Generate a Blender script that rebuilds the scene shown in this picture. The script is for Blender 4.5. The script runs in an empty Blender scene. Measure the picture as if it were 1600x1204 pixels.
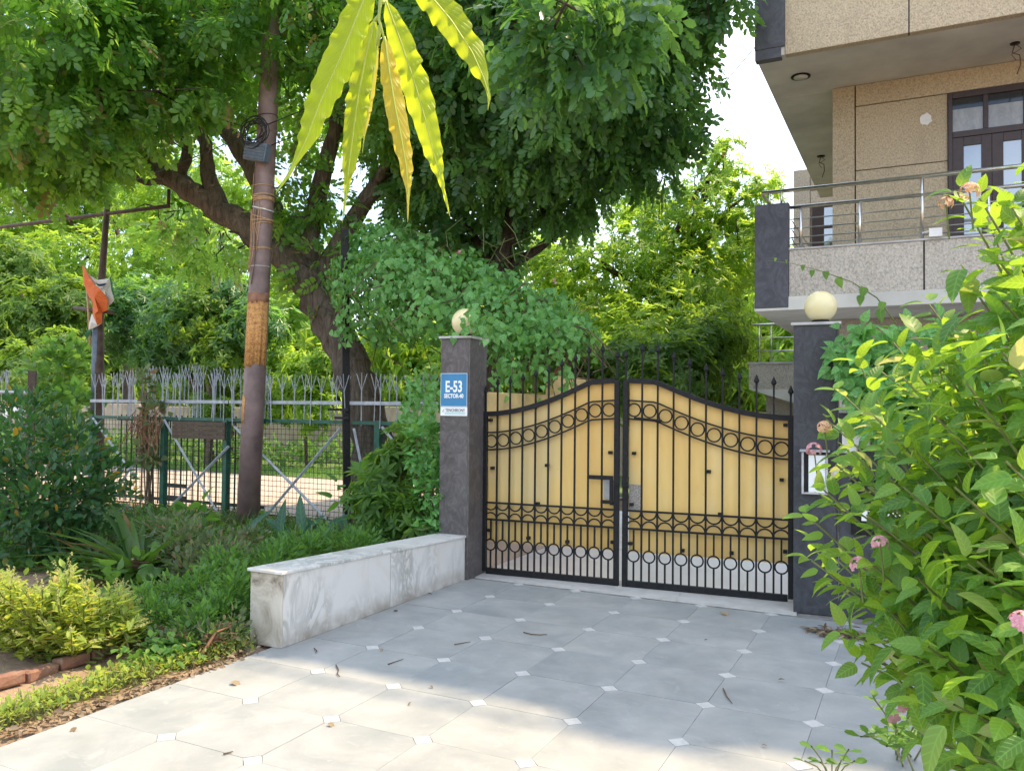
import bpy, bmesh, math, random
import numpy as np
from mathutils import Vector, Matrix
random.seed(7); rng = np.random.default_rng(11)
SC = bpy.context.scene; COL = SC.collection
R_ = math.radians

# ------------------------------------------------------------------ camera
CAMF = 1272.8; CAMH = 1.7488
def _cam_axes(yaw=0.462907, pitch=0.0254358, roll=0.0098718):
    cy, sy, cp, sp = math.cos(yaw), math.sin(yaw), math.cos(pitch), math.sin(pitch)
    fw = Vector((-sy*cp, cy*cp, sp)); rt = Vector((cy, sy, 0)); up = rt.cross(fw)
    c, s = math.cos(roll), math.sin(roll)
    return c*rt + s*up, c*up - s*rt, fw
CR, CU, CW = _cam_axes()
cam_d = bpy.data.cameras.new('camera'); cam = bpy.data.objects.new('camera', cam_d); COL.objects.link(cam)
cam_d.sensor_width = 36; cam_d.lens = CAMF/1600*36; cam_d.clip_start = .05; cam_d.clip_end = 2000
cam.matrix_world = Matrix(((CR.x, CU.x, -CW.x, 0), (CR.y, CU.y, -CW.y, 0), (CR.z, CU.z, -CW.z, CAMH), (0, 0, 0, 1)))
SC.camera = cam

# ------------------------------------------------------------------ sky, sun, exposure
SUN = Vector((1.2, 1.0, 2.5)).normalized()          # towards the sun
W = bpy.data.worlds.new('World'); SC.world = W; W.use_nodes = True
nt = W.node_tree; nt.nodes.clear()
sky = nt.nodes.new('ShaderNodeTexSky'); sky.sky_type = 'NISHITA'; sky.sun_disc = False
sky.sun_elevation = math.asin(SUN.z); sky.sun_rotation = math.atan2(SUN.x, SUN.y)
sky.air_density = 1.0; sky.dust_density = 1.5; sky.ozone_density = 1.0
geo = nt.nodes.new('ShaderNodeTexCoord'); ns = nt.nodes.new('ShaderNodeTexNoise')
ns.inputs['Scale'].default_value = 2.2; ns.inputs['Detail'].default_value = 6; ns.inputs['Roughness'].default_value = .55
nt.links.new(geo.outputs['Generated'], ns.inputs['Vector'])
rp = nt.nodes.new('ShaderNodeValToRGB'); rp.color_ramp.elements[0].position = .42; rp.color_ramp.elements[1].position = .68
nt.links.new(ns.outputs['Fac'], rp.inputs['Fac'])
mx = nt.nodes.new('ShaderNodeMix'); mx.data_type = 'RGBA'; mx.inputs[7].default_value = (9.5, 9.7, 10, 1)
ml = nt.nodes.new('ShaderNodeMath'); ml.operation = 'MULTIPLY'; ml.inputs[1].default_value = .75
nt.links.new(rp.outputs['Color'], ml.inputs[0]); nt.links.new(ml.outputs[0], mx.inputs[0])
nt.links.new(sky.outputs['Color'], mx.inputs[6])
bg = nt.nodes.new('ShaderNodeBackground'); bg.inputs['Strength'].default_value = .15
ow = nt.nodes.new('ShaderNodeOutputWorld')
nt.links.new(mx.outputs[2], bg.inputs['Color']); nt.links.new(bg.outputs[0], ow.inputs['Surface'])
sl = bpy.data.lights.new('sun', 'SUN'); sl.energy = 2.9; sl.angle = R_(.6); sl.color = (1, .76, .48)
so = bpy.data.objects.new('sun', sl); COL.objects.link(so)
so.rotation_euler = (-SUN).to_track_quat('-Z', 'Y').to_euler(); so.location = (20, 30, 60)
vs = SC.view_settings; vs.view_transform = 'Standard'; vs.look = 'None'; vs.exposure = 1.4; vs.gamma = 1; vs.use_curve_mapping = False
SC.cycles.max_bounces = 12; SC.cycles.transmission_bounces = 10; SC.cycles.diffuse_bounces = 6; SC.cycles.caustics_reflective = False; SC.cycles.caustics_refractive = False

# ------------------------------------------------------------------ place helpers
def ray(u, v): return CR*((u-800)/CAMF) - CU*((v-602)/CAMF) + CW
def P(u, v, Y):
    d = ray(u, v); return Vector((0, 0, CAMH)) + d*(Y/d.y)
def G(u, v, z=0.):
    d = ray(u, v); return Vector((0, 0, CAMH)) + d*((z-CAMH)/d.z)
def D(u, v, t): return Vector((0, 0, CAMH)) + ray(u, v)*t
def pix(p):
    d = Vector(p) - Vector((0, 0, CAMH)); z = d.dot(CW)
    return 800+CAMF*d.dot(CR)/z, 602-CAMF*d.dot(CU)/z, z

# ------------------------------------------------------------------ object helpers
def tag(o, label=None, cat=None, group=None, kind=None):
    if label: o['label'] = label
    if cat: o['category'] = cat
    if group: o['group'] = group
    if kind: o['kind'] = kind
    return o
def thing(name, label, cat, loc=(0, 0, 0), rz=0, group=None):
    o = bpy.data.objects.new(name, None); COL.objects.link(o); o.empty_display_size = .1
    o.location = loc; o.rotation_euler = (0, 0, rz); return tag(o, label, cat, group)
def inst(name, me, parent=None, loc=(0, 0, 0), rot=(0, 0, 0), scale=(1, 1, 1)):
    o = bpy.data.objects.new(name, me); COL.objects.link(o); o.parent = parent
    o.location = loc; o.rotation_euler = rot; o.scale = scale; return o
class MB:
    def __init__(s): s.v = []; s.f = []; s.m = []; s.mi = 0
    def add(s, vs, fs):
        n = len(s.v); s.v += [tuple(p) for p in vs]; s.f += [tuple(i+n for i in f) for f in fs]; s.m += [s.mi]*len(fs); return s
    def box(s, c, d, rot=None):
        c = Vector(c); h = Vector(d)/2; M = rot if rot is not None else Matrix.Identity(3)
        vs = [c + M @ Vector((x*h.x, y*h.y, z*h.z)) for x in (-1, 1) for y in (-1, 1) for z in (-1, 1)]
        return s.add(vs, [(0, 1, 3, 2), (4, 6, 7, 5), (0, 4, 5, 1), (2, 3, 7, 6), (0, 2, 6, 4), (1, 5, 7, 3)])
    def bb(s, x0, x1, y0, y1, z0, z1): return s.box(((x0+x1)/2, (y0+y1)/2, (z0+z1)/2), (x1-x0, y1-y0, z1-z0))
    def tube(s, pts, r, n=8, cap=True, squash=None):
        pts = [Vector(p) for p in pts]; k = len(pts)
        rs = r if isinstance(r, (list, tuple)) else [r]*k
        t0 = (pts[1]-pts[0]).normalized(); a = Vector((0, 0, 1)) if abs(t0.z) < .9 else Vector((1, 0, 0))
        x = t0.cross(a).normalized(); vs = []
        for i, p in enumerate(pts):
            t = (pts[min(i+1, k-1)]-pts[max(i-1, 0)])
            t = t.normalized() if t.length > 1e-9 else t0
            x = (x - t*x.dot(t)).normalized(); y = t.cross(x)
            for j in range(n):
                an = 2*math.pi*j/n; vs.append(p + (x*math.cos(an) + y*math.sin(an))*rs[i])
        fs = [(i*n+j, i*n+(j+1) % n, (i+1)*n+(j+1) % n, (i+1)*n+j) for i in range(k-1) for j in range(n)]
        if cap: fs += [tuple(range(n))[::-1], tuple((k-1)*n+j for j in range(n))]
        return s.add(vs, fs)
    def rod(s, a, b, w):                       # 4-sided bar
        return s.tube([a, b], w*.7071, 4)
    def loop(s, pts, r, n=6):                  # closed tube in a plane given by pts
        pts = [Vector(p) for p in pts]; k = len(pts); c = sum(pts, Vector())/k
        nz = (pts[0]-c).cross(pts[1]-c).normalized(); vs = []
        for p in pts:
            o = (p-c).normalized()
            for j in range(n):
                a = 2*math.pi*j/n; vs.append(p + (o*math.cos(a)+nz*math.sin(a))*r)
        return s.add(vs, [(i*n+j, i*n+(j+1) % n, ((i+1) % k)*n+(j+1) % n, ((i+1) % k)*n+j) for i in range(k) for j in range(n)])
    def lathe(s, prof, c=(0, 0, 0), n=20):
        vs = []; fs = []; k = len(prof)
        for r, z in prof:
            for j in range(n):
                a = 2*math.pi*j/n; vs.append((c[0]+r*math.cos(a), c[1]+r*math.sin(a), c[2]+z))
        for i in range(k-1):
            for j in range(n): fs.append((i*n+j, i*n+(j+1) % n, (i+1)*n+(j+1) % n, (i+1)*n+j))
        fs += [tuple(range(n))[::-1], tuple((k-1)*n+j for j in range(n))]
        return s.add(vs, fs)
    def prism(s, poly, z0, z1):                # polygon in xy, extruded along z
        n = len(poly); vs = [(x, y, z0) for x, y in poly] + [(x, y, z1) for x, y in poly]
        return s.add(vs, [tuple(range(n))[::-1], tuple(range(n, 2*n))] + [(i, (i+1) % n, n+(i+1) % n, n+i) for i in range(n)])
    def mesh(s, name, mats, smooth=False):
        me = bpy.data.meshes.new(name); me.from_pydata(s.v, [], s.f); me.update()
        for m in (mats if isinstance(mats, (list, tuple)) else [mats]): me.materials.append(m)
        if max(s.m, default=0): me.polygons.foreach_set('material_index', s.m)
        if smooth: me.polygons.foreach_set('use_smooth', [True]*len(s.f))
        return me
    def build(s, name, mats, parent=None, smooth=False, bevel=0, loc=(0, 0, 0), rot=(0, 0, 0)):
        me = s.mesh(name, mats, smooth)
        if bevel:
            bm = bmesh.new(); bm.from_mesh(me)
            bmesh.ops.bevel(bm, geom=bm.edges[:], offset=bevel, segments=1, affect='EDGES', profile=.5); bm.to_mesh(me); bm.free()
        return inst(name, me, parent, loc, rot)

# ------------------------------------------------------------------ materials
class NT:
    def __init__(s, name):
        s.m = bpy.data.materials.new(name); s.m.use_nodes = True; s.t = s.m.node_tree; s.t.nodes.clear()
        s.out = s.n('ShaderNodeOutputMaterial'); s.b = s.n('ShaderNodeBsdfPrincipled'); s.l(s.b.outputs[0], s.out.inputs[0])
        s._obj = None
    def n(s, ty, **k):
        x = s.t.nodes.new(ty)
        for a, b in k.items(): setattr(x, a, b)
        return x
    def l(s, a, b): s.t.links.new(a, b)
    def coord(s, which='Object'):
        if s._obj is None: s._obj = s.n('ShaderNodeTexCoord')
        return s._obj.outputs[which]
    def noise(s, scale, detail=5, rough=.55, dist=0., vec=None):
        x = s.n('ShaderNodeTexNoise'); x.inputs['Scale'].default_value = scale; x.inputs['Detail'].default_value = detail
        x.inputs['Roughness'].default_value = rough; x.inputs['Distortion'].default_value = dist
        s.l(vec if vec is not None else s.coord(), x.inputs['Vector']); return x.outputs['Fac']
    def ramp(s, fac, stops):
        x = s.n('ShaderNodeValToRGB'); e = x.color_ramp.elements
        while len(e) < len(stops): e.new(.5)
        for el, (p, c) in zip(e, stops): el.position = p; el.color = tuple(c)+(1,) if len(c) == 3 else c
        s.l(fac, x.inputs['Fac']); return x.outputs['Color']
    def mix(s, fac, a, b, blend='MIX'):
        x = s.n('ShaderNodeMix', data_type='RGBA', blend_type=blend)
        for sock, val in ((x.inputs[0], fac), (x.inputs[6], a), (x.inputs[7], b)):
            if isinstance(val, (int, float)): sock.default_value = val
            elif isinstance(val, tuple): sock.default_value = val+(1,) if len(val) == 3 else val
            else: s.l(val, sock)
        return x.outputs[2]
    def math(s, op, a, b=None):
        x = s.n('ShaderNodeMath', operation=op)
        for i, val in enumerate((a, b)):
            if val is None: continue
            if isinstance(val, (int, float)): x.inputs[i].default_value = val
            else: s.l(val, x.inputs[i])
        return x.outputs[0]
    def mapped(s, scale=(1, 1, 1), rot=(0, 0, 0), which='Object', rnd=True):
        x = s.n('ShaderNodeMapping'); x.inputs['Scale'].default_value = scale; x.inputs['Rotation'].default_value = rot
        s.l(s.coord(which), x.inputs['Vector'])
        if rnd:
            oi = s.n('ShaderNodeObjectInfo'); k = s.math('MULTIPLY', oi.outputs['Random'], 37.)
            s.l(k, x.inputs['Location'])
        return x.outputs[0]
    def bump(s, h, strength=.3, dist=.01):
        x = s.n('ShaderNodeBump'); x.inputs['Strength'].default_value = strength; x.inputs['Distance'].default_value = dist
        s.l(h, x.inputs['Height']); s.l(x.outputs[0], s.b.inputs['Normal']); return x.outputs[0]
    def fin(s, col=None, rough=.6, metal=0., spec=.5):
        if col is not None:
            if isinstance(col, tuple): s.b.inputs['Base Color'].default_value = col+(1,)
            else: s.l(col, s.b.inputs['Base Color'])
        if isinstance(rough, (int, float)): s.b.inputs['Roughness'].default_value = rough
        else: s.l(rough, s.b.inputs['Roughness'])
        s.b.inputs['Metallic'].default_value = metal; s.b.inputs['Specular IOR Level'].default_value = spec
        return s.m
def simple(name, c, rough=.6, var=.25, scale=6, metal=0, bump=.15, bscale=40, bd=.004, spec=.5):
    t = NT(name); n = t.noise(scale, 6, .6, vec=t.mapped()); d = tuple(x*(1-var) for x in c); e = tuple(min(1, x*(1+var)) for x in c)
    t.bump(t.noise(bscale, 4), bump, bd); return t.fin(t.ramp(n, [(.3, d), (.7, e)]), rough, metal, spec)

def leafmat(name, dark, light, trans, old=None, tw=.45, rough=.45, vein=False, oldp=.04, vk=1.):
    t = NT(name)
    at = t.n('ShaderNodeAttribute', attribute_name='rnd'); oi = t.n('ShaderNodeObjectInfo')
    r = t.math('FRACT', t.math('ADD', at.outputs['Fac'], t.math('MULTIPLY', oi.outputs['Random'], 1.)))
    stops = [(0., dark), (1-oldp-.01, light)] + ([(1-oldp, old), (1., old)] if old else [])
    col = t.ramp(r, stops)
    k = [(0., tuple(x*.75 for x in trans)), (.9, tuple(min(1, x*1.15) for x in trans))]
    tc = t.ramp(r, k + ([(.97, tuple(min(1, x*1.6) for x in old))] if old else []))
    if vein:
        uv = t.coord('UV'); sp = t.n('ShaderNodeSeparateXYZ'); t.l(uv, sp.inputs[0])
        ax = t.math('ABSOLUTE', sp.outputs['X'])
        ph = t.math('MULTIPLY', t.math('SUBTRACT', sp.outputs['Y'], t.math('MULTIPLY', ax, .9)), vein*6.283)
        w = t.math('POWER', t.math('ADD', t.math('MULTIPLY', t.math('COSINE', ph), .5), .5), 8.)
        mid = t.math('LESS_THAN', ax, .018)
        v = t.math('MAXIMUM', w, mid)
        col = t.mix(t.math('MULTIPLY', v, .45*vk), col, tuple(min(1, x*1.9+.015) for x in light))
        tc = t.mix(t.math('MULTIPLY', v, .35*vk), tc, tuple(min(1, x*1.35+.02) for x in trans))
        t.bump(v, .35, .004)
    t.fin(col, rough, 0, .45)
    tr = t.n('ShaderNodeBsdfTranslucent'); t.l(tc, tr.inputs['Color'])
    ms = t.n('ShaderNodeMixShader'); ms.inputs[0].default_value = tw
    t.l(t.b.outputs[0], ms.inputs[1]); t.l(tr.outputs[0], ms.inputs[2]); t.l(ms.outputs[0], t.out.inputs[0])
    return t.m

M = {}
def mk_mats():
    # kota stone slabs
    t = NT('kota_stone'); v = t.mapped(); oi = t.n('ShaderNodeObjectInfo')
    base = t.ramp(t.noise(2.2, 7, .62, .4, v), [(.32, (.225, .250, .256)), (.52, (.325, .342, .338)), (.68, (.42, .43, .415))])
    smear = t.ramp(t.noise(4.5, 8, .7, 1.6, v), [(.56, (0, 0, 0)), (.70, (1, 1, 1))])
    base = t.mix(t.math('MULTIPLY', smear, .5), base, (.48, .49, .475))
    base = t.mix(.35, base, t.ramp(oi.outputs['Random'], [(0, (.285, .31, .318)), (1, (.365, .372, .36))]))
    dust = t.ramp(t.noise(60, 3, .6), [(.62, (0, 0, 0)), (.75, (1, 1, 1))])
    base = t.mix(t.math('MULTIPLY', dust, .12), base, (.3, .26, .2))
    wd = t.noise(.55, 7, .6, .8)
    base = t.mix(t.math('MULTIPLY', t.ramp(wd, [(.48, (0, 0, 0)), (.66, (1, 1, 1))]), .42), base, (.225, .23, .215))
    scr = t.ramp(t.noise(5, 8, .75, 3.2, t.mapped((1, 3, 1), (0, 0, .5))), [(.62, (0, 0, 0)), (.66, (1, 1, 1)), (.69, (0, 0, 0))])
    base = t.mix(t.math('MULTIPLY', scr, .5), base, (.52, .53, .52))
    t.bump(t.noise(14, 6, .6, .3, v), .16, .005)
    M['kota'] = t.fin(base, t.ramp(t.noise(3, 5, .6, 0, v), [(.3, (.36,)*3), (.7, (.62,)*3)]), 0, .4)
    M['grout'] = simple('grout_dirt', (.21, .205, .19), .9, .4, 12)
    t = NT('white_inset'); v = t.mapped()
    M['inset'] = t.fin(t.ramp(t.noise(14, 5, .6, 1., v), [(.3, (.45, .46, .45)), (.7, (.60, .60, .58))]), .45)
    # veined marble
    t = NT('veined_marble'); v = t.mapped((1.2, 1.2, .55), (.35, .5, .2))
    a = t.noise(3.2, 8, .62, 2.2, v); b = t.noise(1.1, 4, .5, .6, v)
    vein = t.ramp(a, [(.40, (0, 0, 0)), (.49, (1, 1, 1)), (.52, (1, 1, 1)), (.60, (0, 0, 0))])
    gate = t.ramp(b, [(.42, (0, 0, 0)), (.62, (1, 1, 1))])
    col = t.mix(t.math('MULTIPLY', t.math('MULTIPLY', vein, gate), .75), (.68, .67, .645), (.30, .31, .29))
    warm = t.ramp(t.noise(2.3, 6, .6, 1., v), [(.55, (0, 0, 0)), (.75, (1, 1, 1))])
    col = t.mix(t.math('MULTIPLY', warm, .45), col, (.50, .42, .30))
    # splash dirt close to the ground
    sp = t.n('ShaderNodeSeparateXYZ'); t.l(t.coord(), sp.inputs[0])
    dirt = t.math('MULTIPLY', t.ramp(sp.outputs['Z'], [(0, (1, 1, 1)), (.16, (0, 0, 0))]), t.ramp(t.noise(9, 5), [(.3, (.25,)*3), (.65, (1, 1, 1))]))
    col = t.mix(t.math('MULTIPLY', dirt, .9), col, (.28, .24, .19))
    t.bump(t.noise(30, 4), .05, .002)
    M['marble'] = t.fin(col, .38)
    t = NT('stained_marble'); v = t.mapped((1, 1, .6))
    col = t.ramp(t.noise(5, 8, .68, 1.2, v), [(.32, (.12, .10, .08)), (.42, (.36, .32, .26)), (.54, (.52, .48, .41)), (.7, (.60, .57, .51))])
    M['marble_end'] = t.fin(col, .55)
    t = NT('court_marble'); v = t.mapped()
    M['thresh'] = simple('threshold_stone', (.50, .49, .46), .6, .15, 6)
    M['court'] = t.fin(t.ramp(t.noise(1.5, 6, .6, 1, v), [(.3, (.76, .76, .77)), (.7, (.86, .85, .85))]), .35)
    # dark slate / granite cladding
    def slate(name, lo, hi, sc=5):
        t = NT(name); v = t.mapped((1, 1, .8), (.2, .4, .3))
        a = t.noise(sc, 9, .68, 2.8, v); b = t.noise(1.3, 4, .5, .5, v)
        col = t.ramp(a, [(.33, lo), (.52, tuple((x+y)/2 for x, y in zip(lo, hi))), (.60, hi), (.66, tuple((x+y)/2 for x, y in zip(lo, hi)))])
        col = t.mix(.35, col, t.ramp(b, [(.3, lo), (.7, hi)]))
        t.bump(a, .25, .006); return t.fin(col, .5, 0, .4)
    M['slate_l'] = slate('brown_slate', (.048, .042, .041), (.15, .135, .132), 6)
    M['slate_r'] = slate('blue_slate', (.020, .021, .025), (.066, .069, .079), 7)
    M['slate_h'] = slate('house_slate', (.040, .041, .052), (.10, .104, .122), 4)
    M['capstone'] = simple('grey_capstone', (.42, .42, .41), .6)
    M['black'] = simple('black_enamel', (.013, .013, .014), .5, .5, 30, bump=.35, bscale=120, bd=.002, spec=.22)
    t = NT('yellow_sheet'); v = t.mapped((1, 1, .5))
    col = t.ramp(t.noise(2., 6, .6, .6, v), [(.3, (.72, .43, .12)), (.6, (.82, .55, .18)), (.75, (.84, .62, .27))])
    sc = t.ramp(t.noise(7, 8, .75, 2.5, v), [(.64, (0, 0, 0)), (.70, (1, 1, 1))])
    col = t.mix(t.math('MULTIPLY', sc, .6), col, (.40, .29, .14))
    dr = t.ramp(t.noise(1.1, 3, .5, .3, v), [(.50, (0, 0, 0)), (.64, (1, 1, 1))])
    col = t.mix(t.math('MULTIPLY', dr, .55), col, (.56, .48, .26))
    sk = t.ramp(t.noise(3.5, 6, .65, .4, t.mapped((3, 1, .18))), [(.54, (0, 0, 0)), (.72, (1, 1, 1))])
    col = t.mix(t.math('MULTIPLY', sk, .15), col, (.50, .42, .25))
    t.bump(t.noise(10, 6, .6, .8, v), .35, .012)
    M['yellow'] = t.fin(col, .45, 0, .4)
    M['ywall'] = simple('yellow_wall', (.62, .46, .20), .85, .2, 3, bump=.3, bscale=25)
    M['pinkwall'] = simple('pinkish_plaster', (.50, .40, .32), .9, .25, 2.5, bump=.3, bscale=20)
    t = NT('patch_mottle'); M['patch'] = t.fin(t.ramp(t.noise(70, 3), [(.35, (.20, .17, .14)), (.65, (.42, .39, .35))]), .7)
    # grit plaster
    def grit(name, c, k=1.):
        t = NT(name); v = t.mapped(); w = t.mapped((1, 1, .75))
        a = t.noise(52*k, 3, .75, .3, w); b = t.noise(.9, 5, .6, .3, v)
        col = t.ramp(a, [(.28, tuple(x*.42 for x in c)), (.5, c), (.68, tuple(min(1, x*1.35) for x in c))])
        col = t.mix(.3, col, t.ramp(b, [(.35, tuple(x*.72 for x in c)), (.65, tuple(x*1.1 for x in c))]))
        st = t.ramp(t.noise(2.4, 6, .65, .2, t.mapped((1, 1, .12))), [(.56, (0, 0, 0)), (.72, (1, 1, 1))])
        col = t.mix(t.math('MULTIPLY', st, .3), col, tuple(x*.5 for x in c))
        t.bump(a, .9, .02); return t.fin(col, .9, 0, .2)
    M['grit'] = grit('tan_grit_plaster', (.54, .455, .32))
    M['grit2'] = grit('grey_beige_grit_plaster', (.52, .48, .415), .8)
    M['soffit'] = simple('painted_soffit', (.56, .55, .50), .85, .2, 1.1, bump=.15, bscale=12)
    M['groove'] = simple('dark_joint', (.05, .042, .035), .9)
    M['steel'] = simple('brushed_steel', (.62, .61, .58), .28, .12, 20, metal=1, bump=.05)
    M['wood'] = simple('dark_brown_frame', (.036, .018, .014), .4, .3, 14)
    t = NT('window_glass'); M['glass'] = t.fin((.10, .12, .14), .04, 0, 1.); t.b.inputs['Metallic'].default_value = .55
    t.b.inputs['Base Color'].default_value = (.34, .37, .40, 1)
    t = NT('dark_glass'); M['dglass'] = t.fin((.03, .035, .04), .06, 0, .7)
    t = NT('frosted_glass'); M['frost'] = t.fin(t.ramp(t.noise(9, 6, .7, .5, t.mapped((1, 1, .5))), [(.35, (.20, .22, .24)), (.7, (.36, .38, .40))]), .3, 0, .7)
    t = NT('cream_globe'); t.fin(t.ramp(t.noise(5, 5), [(.3, (.70, .62, .34)), (.7, (.78, .71, .45))]), .28, 0, .5)
    t.b.inputs['Subsurface Weight'].default_value = .25; t.b.inputs['Subsurface Radius'].default_value = (.05, .05, .03); M['globe'] = t.m
    M['whitep'] = simple('white_paint', (.70, .70, .69), .45, .1, 10, bump=.05)
    M['fencewhite'] = simple('weathered_white_paint', (.36, .385, .42), .6, .3, 12)
    M['fencegreen'] = simple('dark_green_paint', (.012, .085, .055), .45, .4, 12)
    M['meshwire'] = simple('dark_mesh_wire', (.02, .03, .025), .5)
    M['blue'] = simple('sign_blue', (.030, .20, .40), .35, .1, 6, bump=.02)
    M['signwhite'] = simple('sign_white', (.78, .80, .80), .4, .04, 5, bump=.02)
    M['teal'] = simple('print_teal', (.10, .45, .50), .5, .05); M['inkgrey'] = simple('print_grey', (.10, .12, .15), .5, .05)
    M['brown_metal'] = simple('grey_brown_pole_paint', (.225, .158, .150), .55, .35, 4, bump=.3, bscale=45)
    t = NT('rusty_orange_print'); v = t.mapped((1, 1, 1.4))
    a = t.noise(26, 4, .7, 1., v); col = t.ramp(a, [(.34, (.30, .135, .05)), (.5, (.60, .29, .09)), (.66, (.74, .42, .16))])
    sp = t.n('ShaderNodeSeparateXYZ'); t.l(t.coord(), sp.inputs[0])
    lines = t.math('GREATER_THAN', t.math('SINE', t.math('MULTIPLY', sp.outputs['Z'], 62.)), .2)
    col = t.mix(t.math('MULTIPLY', t.math('MULTIPLY', lines, t.ramp(t.noise(40, 2), [(.5, (0, 0, 0)), (.58, (1, 1, 1))])), .55), col, (.24, .10, .035))
    M['rust'] = t.fin(col, .8)
    M['yellowstrip'] = simple('yellow_paper', (.66, .46, .14), .7)
    M['strap'] = simple('jute_strap', (.46, .30, .17), .8, .3, 30); M['strapw'] = simple('pale_strap', (.55, .60, .60), .7)
    M['cable'] = simple('black_cable', (.02, .021, .025), .5); M['bluebox'] = simple('grey_blue_box', (.115, .15, .20), .6, .25, 12, bump=.4, bscale=30)
    M['rustmetal'] = simple('rusty_dark_metal', (.075, .050, .040), .7, .5, 9, bump=.3)
    M['board'] = simple('brown_board', (.085, .058, .038), .75, .35, 14)
    M['orange'] = simple('saffron_cloth', (.62, .135, .028), .8, .15, 14, bump=.1); M['clothw'] = simple('white_cloth', (.60, .60, .58), .8, .08, 14)
    M['clothg'] = simple('green_cloth', (.045, .20, .085), .8, .1, 14); M['navy'] = simple('navy_print', (.03, .04, .12), .8)
    t = NT('brick_clay'); v = t.mapped()
    M['brick'] = t.fin(t.ramp(t.noise(7, 6, .65, .3, v), [(.3, (.16, .080, .055)), (.55, (.24, .125, .085)), (.75, (.31, .22, .16))]), .9); t.bump(t.noise(40, 5, vec=v), .6, .01)
    # ground
    t = NT('dry_soil'); v = t.coord()
    a = t.noise(1.3, 8, .65, .3); b = t.noise(22, 6, .7)
    col = t.ramp(a, [(.3, (.20, .135, .085)), (.55, (.34, .24, .165)), (.75, (.44, .33, .24))])
    col = t.mix(.4, col, t.ramp(b, [(.35, (.16, .115, .08)), (.65, (.42, .33, .25))]))
    t.bump(b, .6, .03); M['soil'] = t.fin(col, .95, 0, .1)
    t = NT('dusty_path'); a = t.noise(.9, 8, .65, .4); b = t.noise(18, 5, .6)
    col = t.mix(.35, t.ramp(a, [(.3, (.36, .30, .25)), (.7, (.50, .43, .37))]), t.ramp(b, [(.3, (.3, .25, .2)), (.7, (.52, .46, .4))]))
    t.bump(b, .3, .02); M['path'] = t.fin(col, .95, 0, .1)
    M['concrete'] = simple('old_concrete', (.33, .32, .29), .9, .25, 5, bump=.4)
    def bark(name, lo, hi, sc=1.):
        t = NT(name); v = t.mapped((5*sc, 5*sc, 1.1*sc), rnd=False); a = t.noise(2.2, 8, .7, 1.2, v)
        t.bump(a, 1., .05); return t.fin(t.ramp(a, [(.32, lo), (.62, hi), (.75, tuple(x*1.25 for x in hi))]), .95, 0, .15)
    M['bark'] = bark('grey_brown_bark', (.055, .043, .033), (.19, .155, .122))
    M['bark2'] = bark('dark_bark', (.030, .024, .018), (.11, .088, .07))
    M['gstem'] = simple('lime_stem', (.34, .42, .06), .5, .15, 20)
    M['stem'] = simple('green_stem', (.13, .155, .045), .6, .3, 20); M['twig'] = simple('dry_twig', (.12, .080, .050), .85, .35, 20)
    M['deadstem'] = simple('dead_brown_leaf', (.24, .12, .065), .9, .4, 20)
    # leaves
    M['lf_main'] = leafmat('main_tree_leaf', (.036, .11, .032), (.105, .255, .070), (.42, .74, .08), (.26, .22, .08), .5, .30, oldp=.012)
    M['lf_dark'] = leafmat('dark_tree_leaf', (.030, .090, .038), (.085, .21, .080), (.30, .58, .08), None, .44, .29)
    M['lf_bright'] = leafmat('bright_tree_leaf', (.075, .18, .026), (.15, .27, .040), (.55, .80, .07), None, .55, .42)
    M['lf_mid'] = leafmat('mid_tree_leaf', (.045, .125, .026), (.10, .20, .036), (.36, .56, .05), None, .5, .45)
    M['lf_creep'] = leafmat('creeper_leaf', (.075, .215, .058), (.155, .36, .105), (.34, .66, .09), None, .35, .5, vein=3)
    M['lf_hib'] = leafmat('hibiscus_leaf', (.026, .088, .034), (.055, .145, .052), (.12, .30, .045), (.52, .30, .03), .33, .33, oldp=.006)
    M['lf_weed'] = leafmat('weed_leaf', (.06, .165, .036), (.115, .25, .055), (.26, .50, .06), None, .42, .5)
    M['lf_var'] = leafmat('pale_weed_leaf', (.07, .115, .05), (.17, .20, .10), (.22, .32, .09), (.24, .15, .09), .4, .6, oldp=.1)
    M['lf_basil'] = leafmat('basil_leaf', (.17, .28, .045), (.28, .38, .08), (.78, .90, .12), (.36, .30, .08), .45, .55, oldp=.05)
    M['lf_spike'] = leafmat('basil_spike', (.34, .36, .12), (.44, .44, .18), (.60, .62, .20), None, .4, .7)
    M['lf_lily'] = leafmat('lily_leaf', (.030, .085, .018), (.07, .14, .03), (.15, .30, .03), (.20, .13, .05), .35, .4, oldp=.08)
    M['lf_canna'] = leafmat('canna_leaf', (.022, .085, .045), (.04, .12, .06), (.08, .24, .06), None, .3, .35, vein=9)
    M['lf_lant'] = leafmat('lantana_leaf', (.030, .105, .024), (.105, .235, .045), (.48, .74, .05), (.40, .38, .14), .46, .46, vein=6, oldp=.006)
    M['lf_hang'] = leafmat('hanging_leaf', (.12, .20, .012), (.16, .235, .015), (.62, .74, .03), None, .6, .48, vein=17, vk=.35)
    M['lf_yel'] = leafmat('yellowed_hanging_leaf', (.34, .27, .035), (.38, .30, .04), (.95, .76, .08), None, .6, .48, vein=17, vk=.35)
    M['lf_dry'] = leafmat('dry_leaf', (.13, .095, .06), (.33, .26, .17), (.2, .13, .05), None, .2, .8)
    M['petal_p'] = leafmat('pink_petal', (.74, .36, .44), (.80, .50, .54), (.6, .25, .3), None, .35, .6)
    M['petal_o'] = leafmat('peach_petal', (.80, .46, .32), (.82, .60, .40), (.7, .4, .15), None, .35, .6)
mk_mats()

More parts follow.
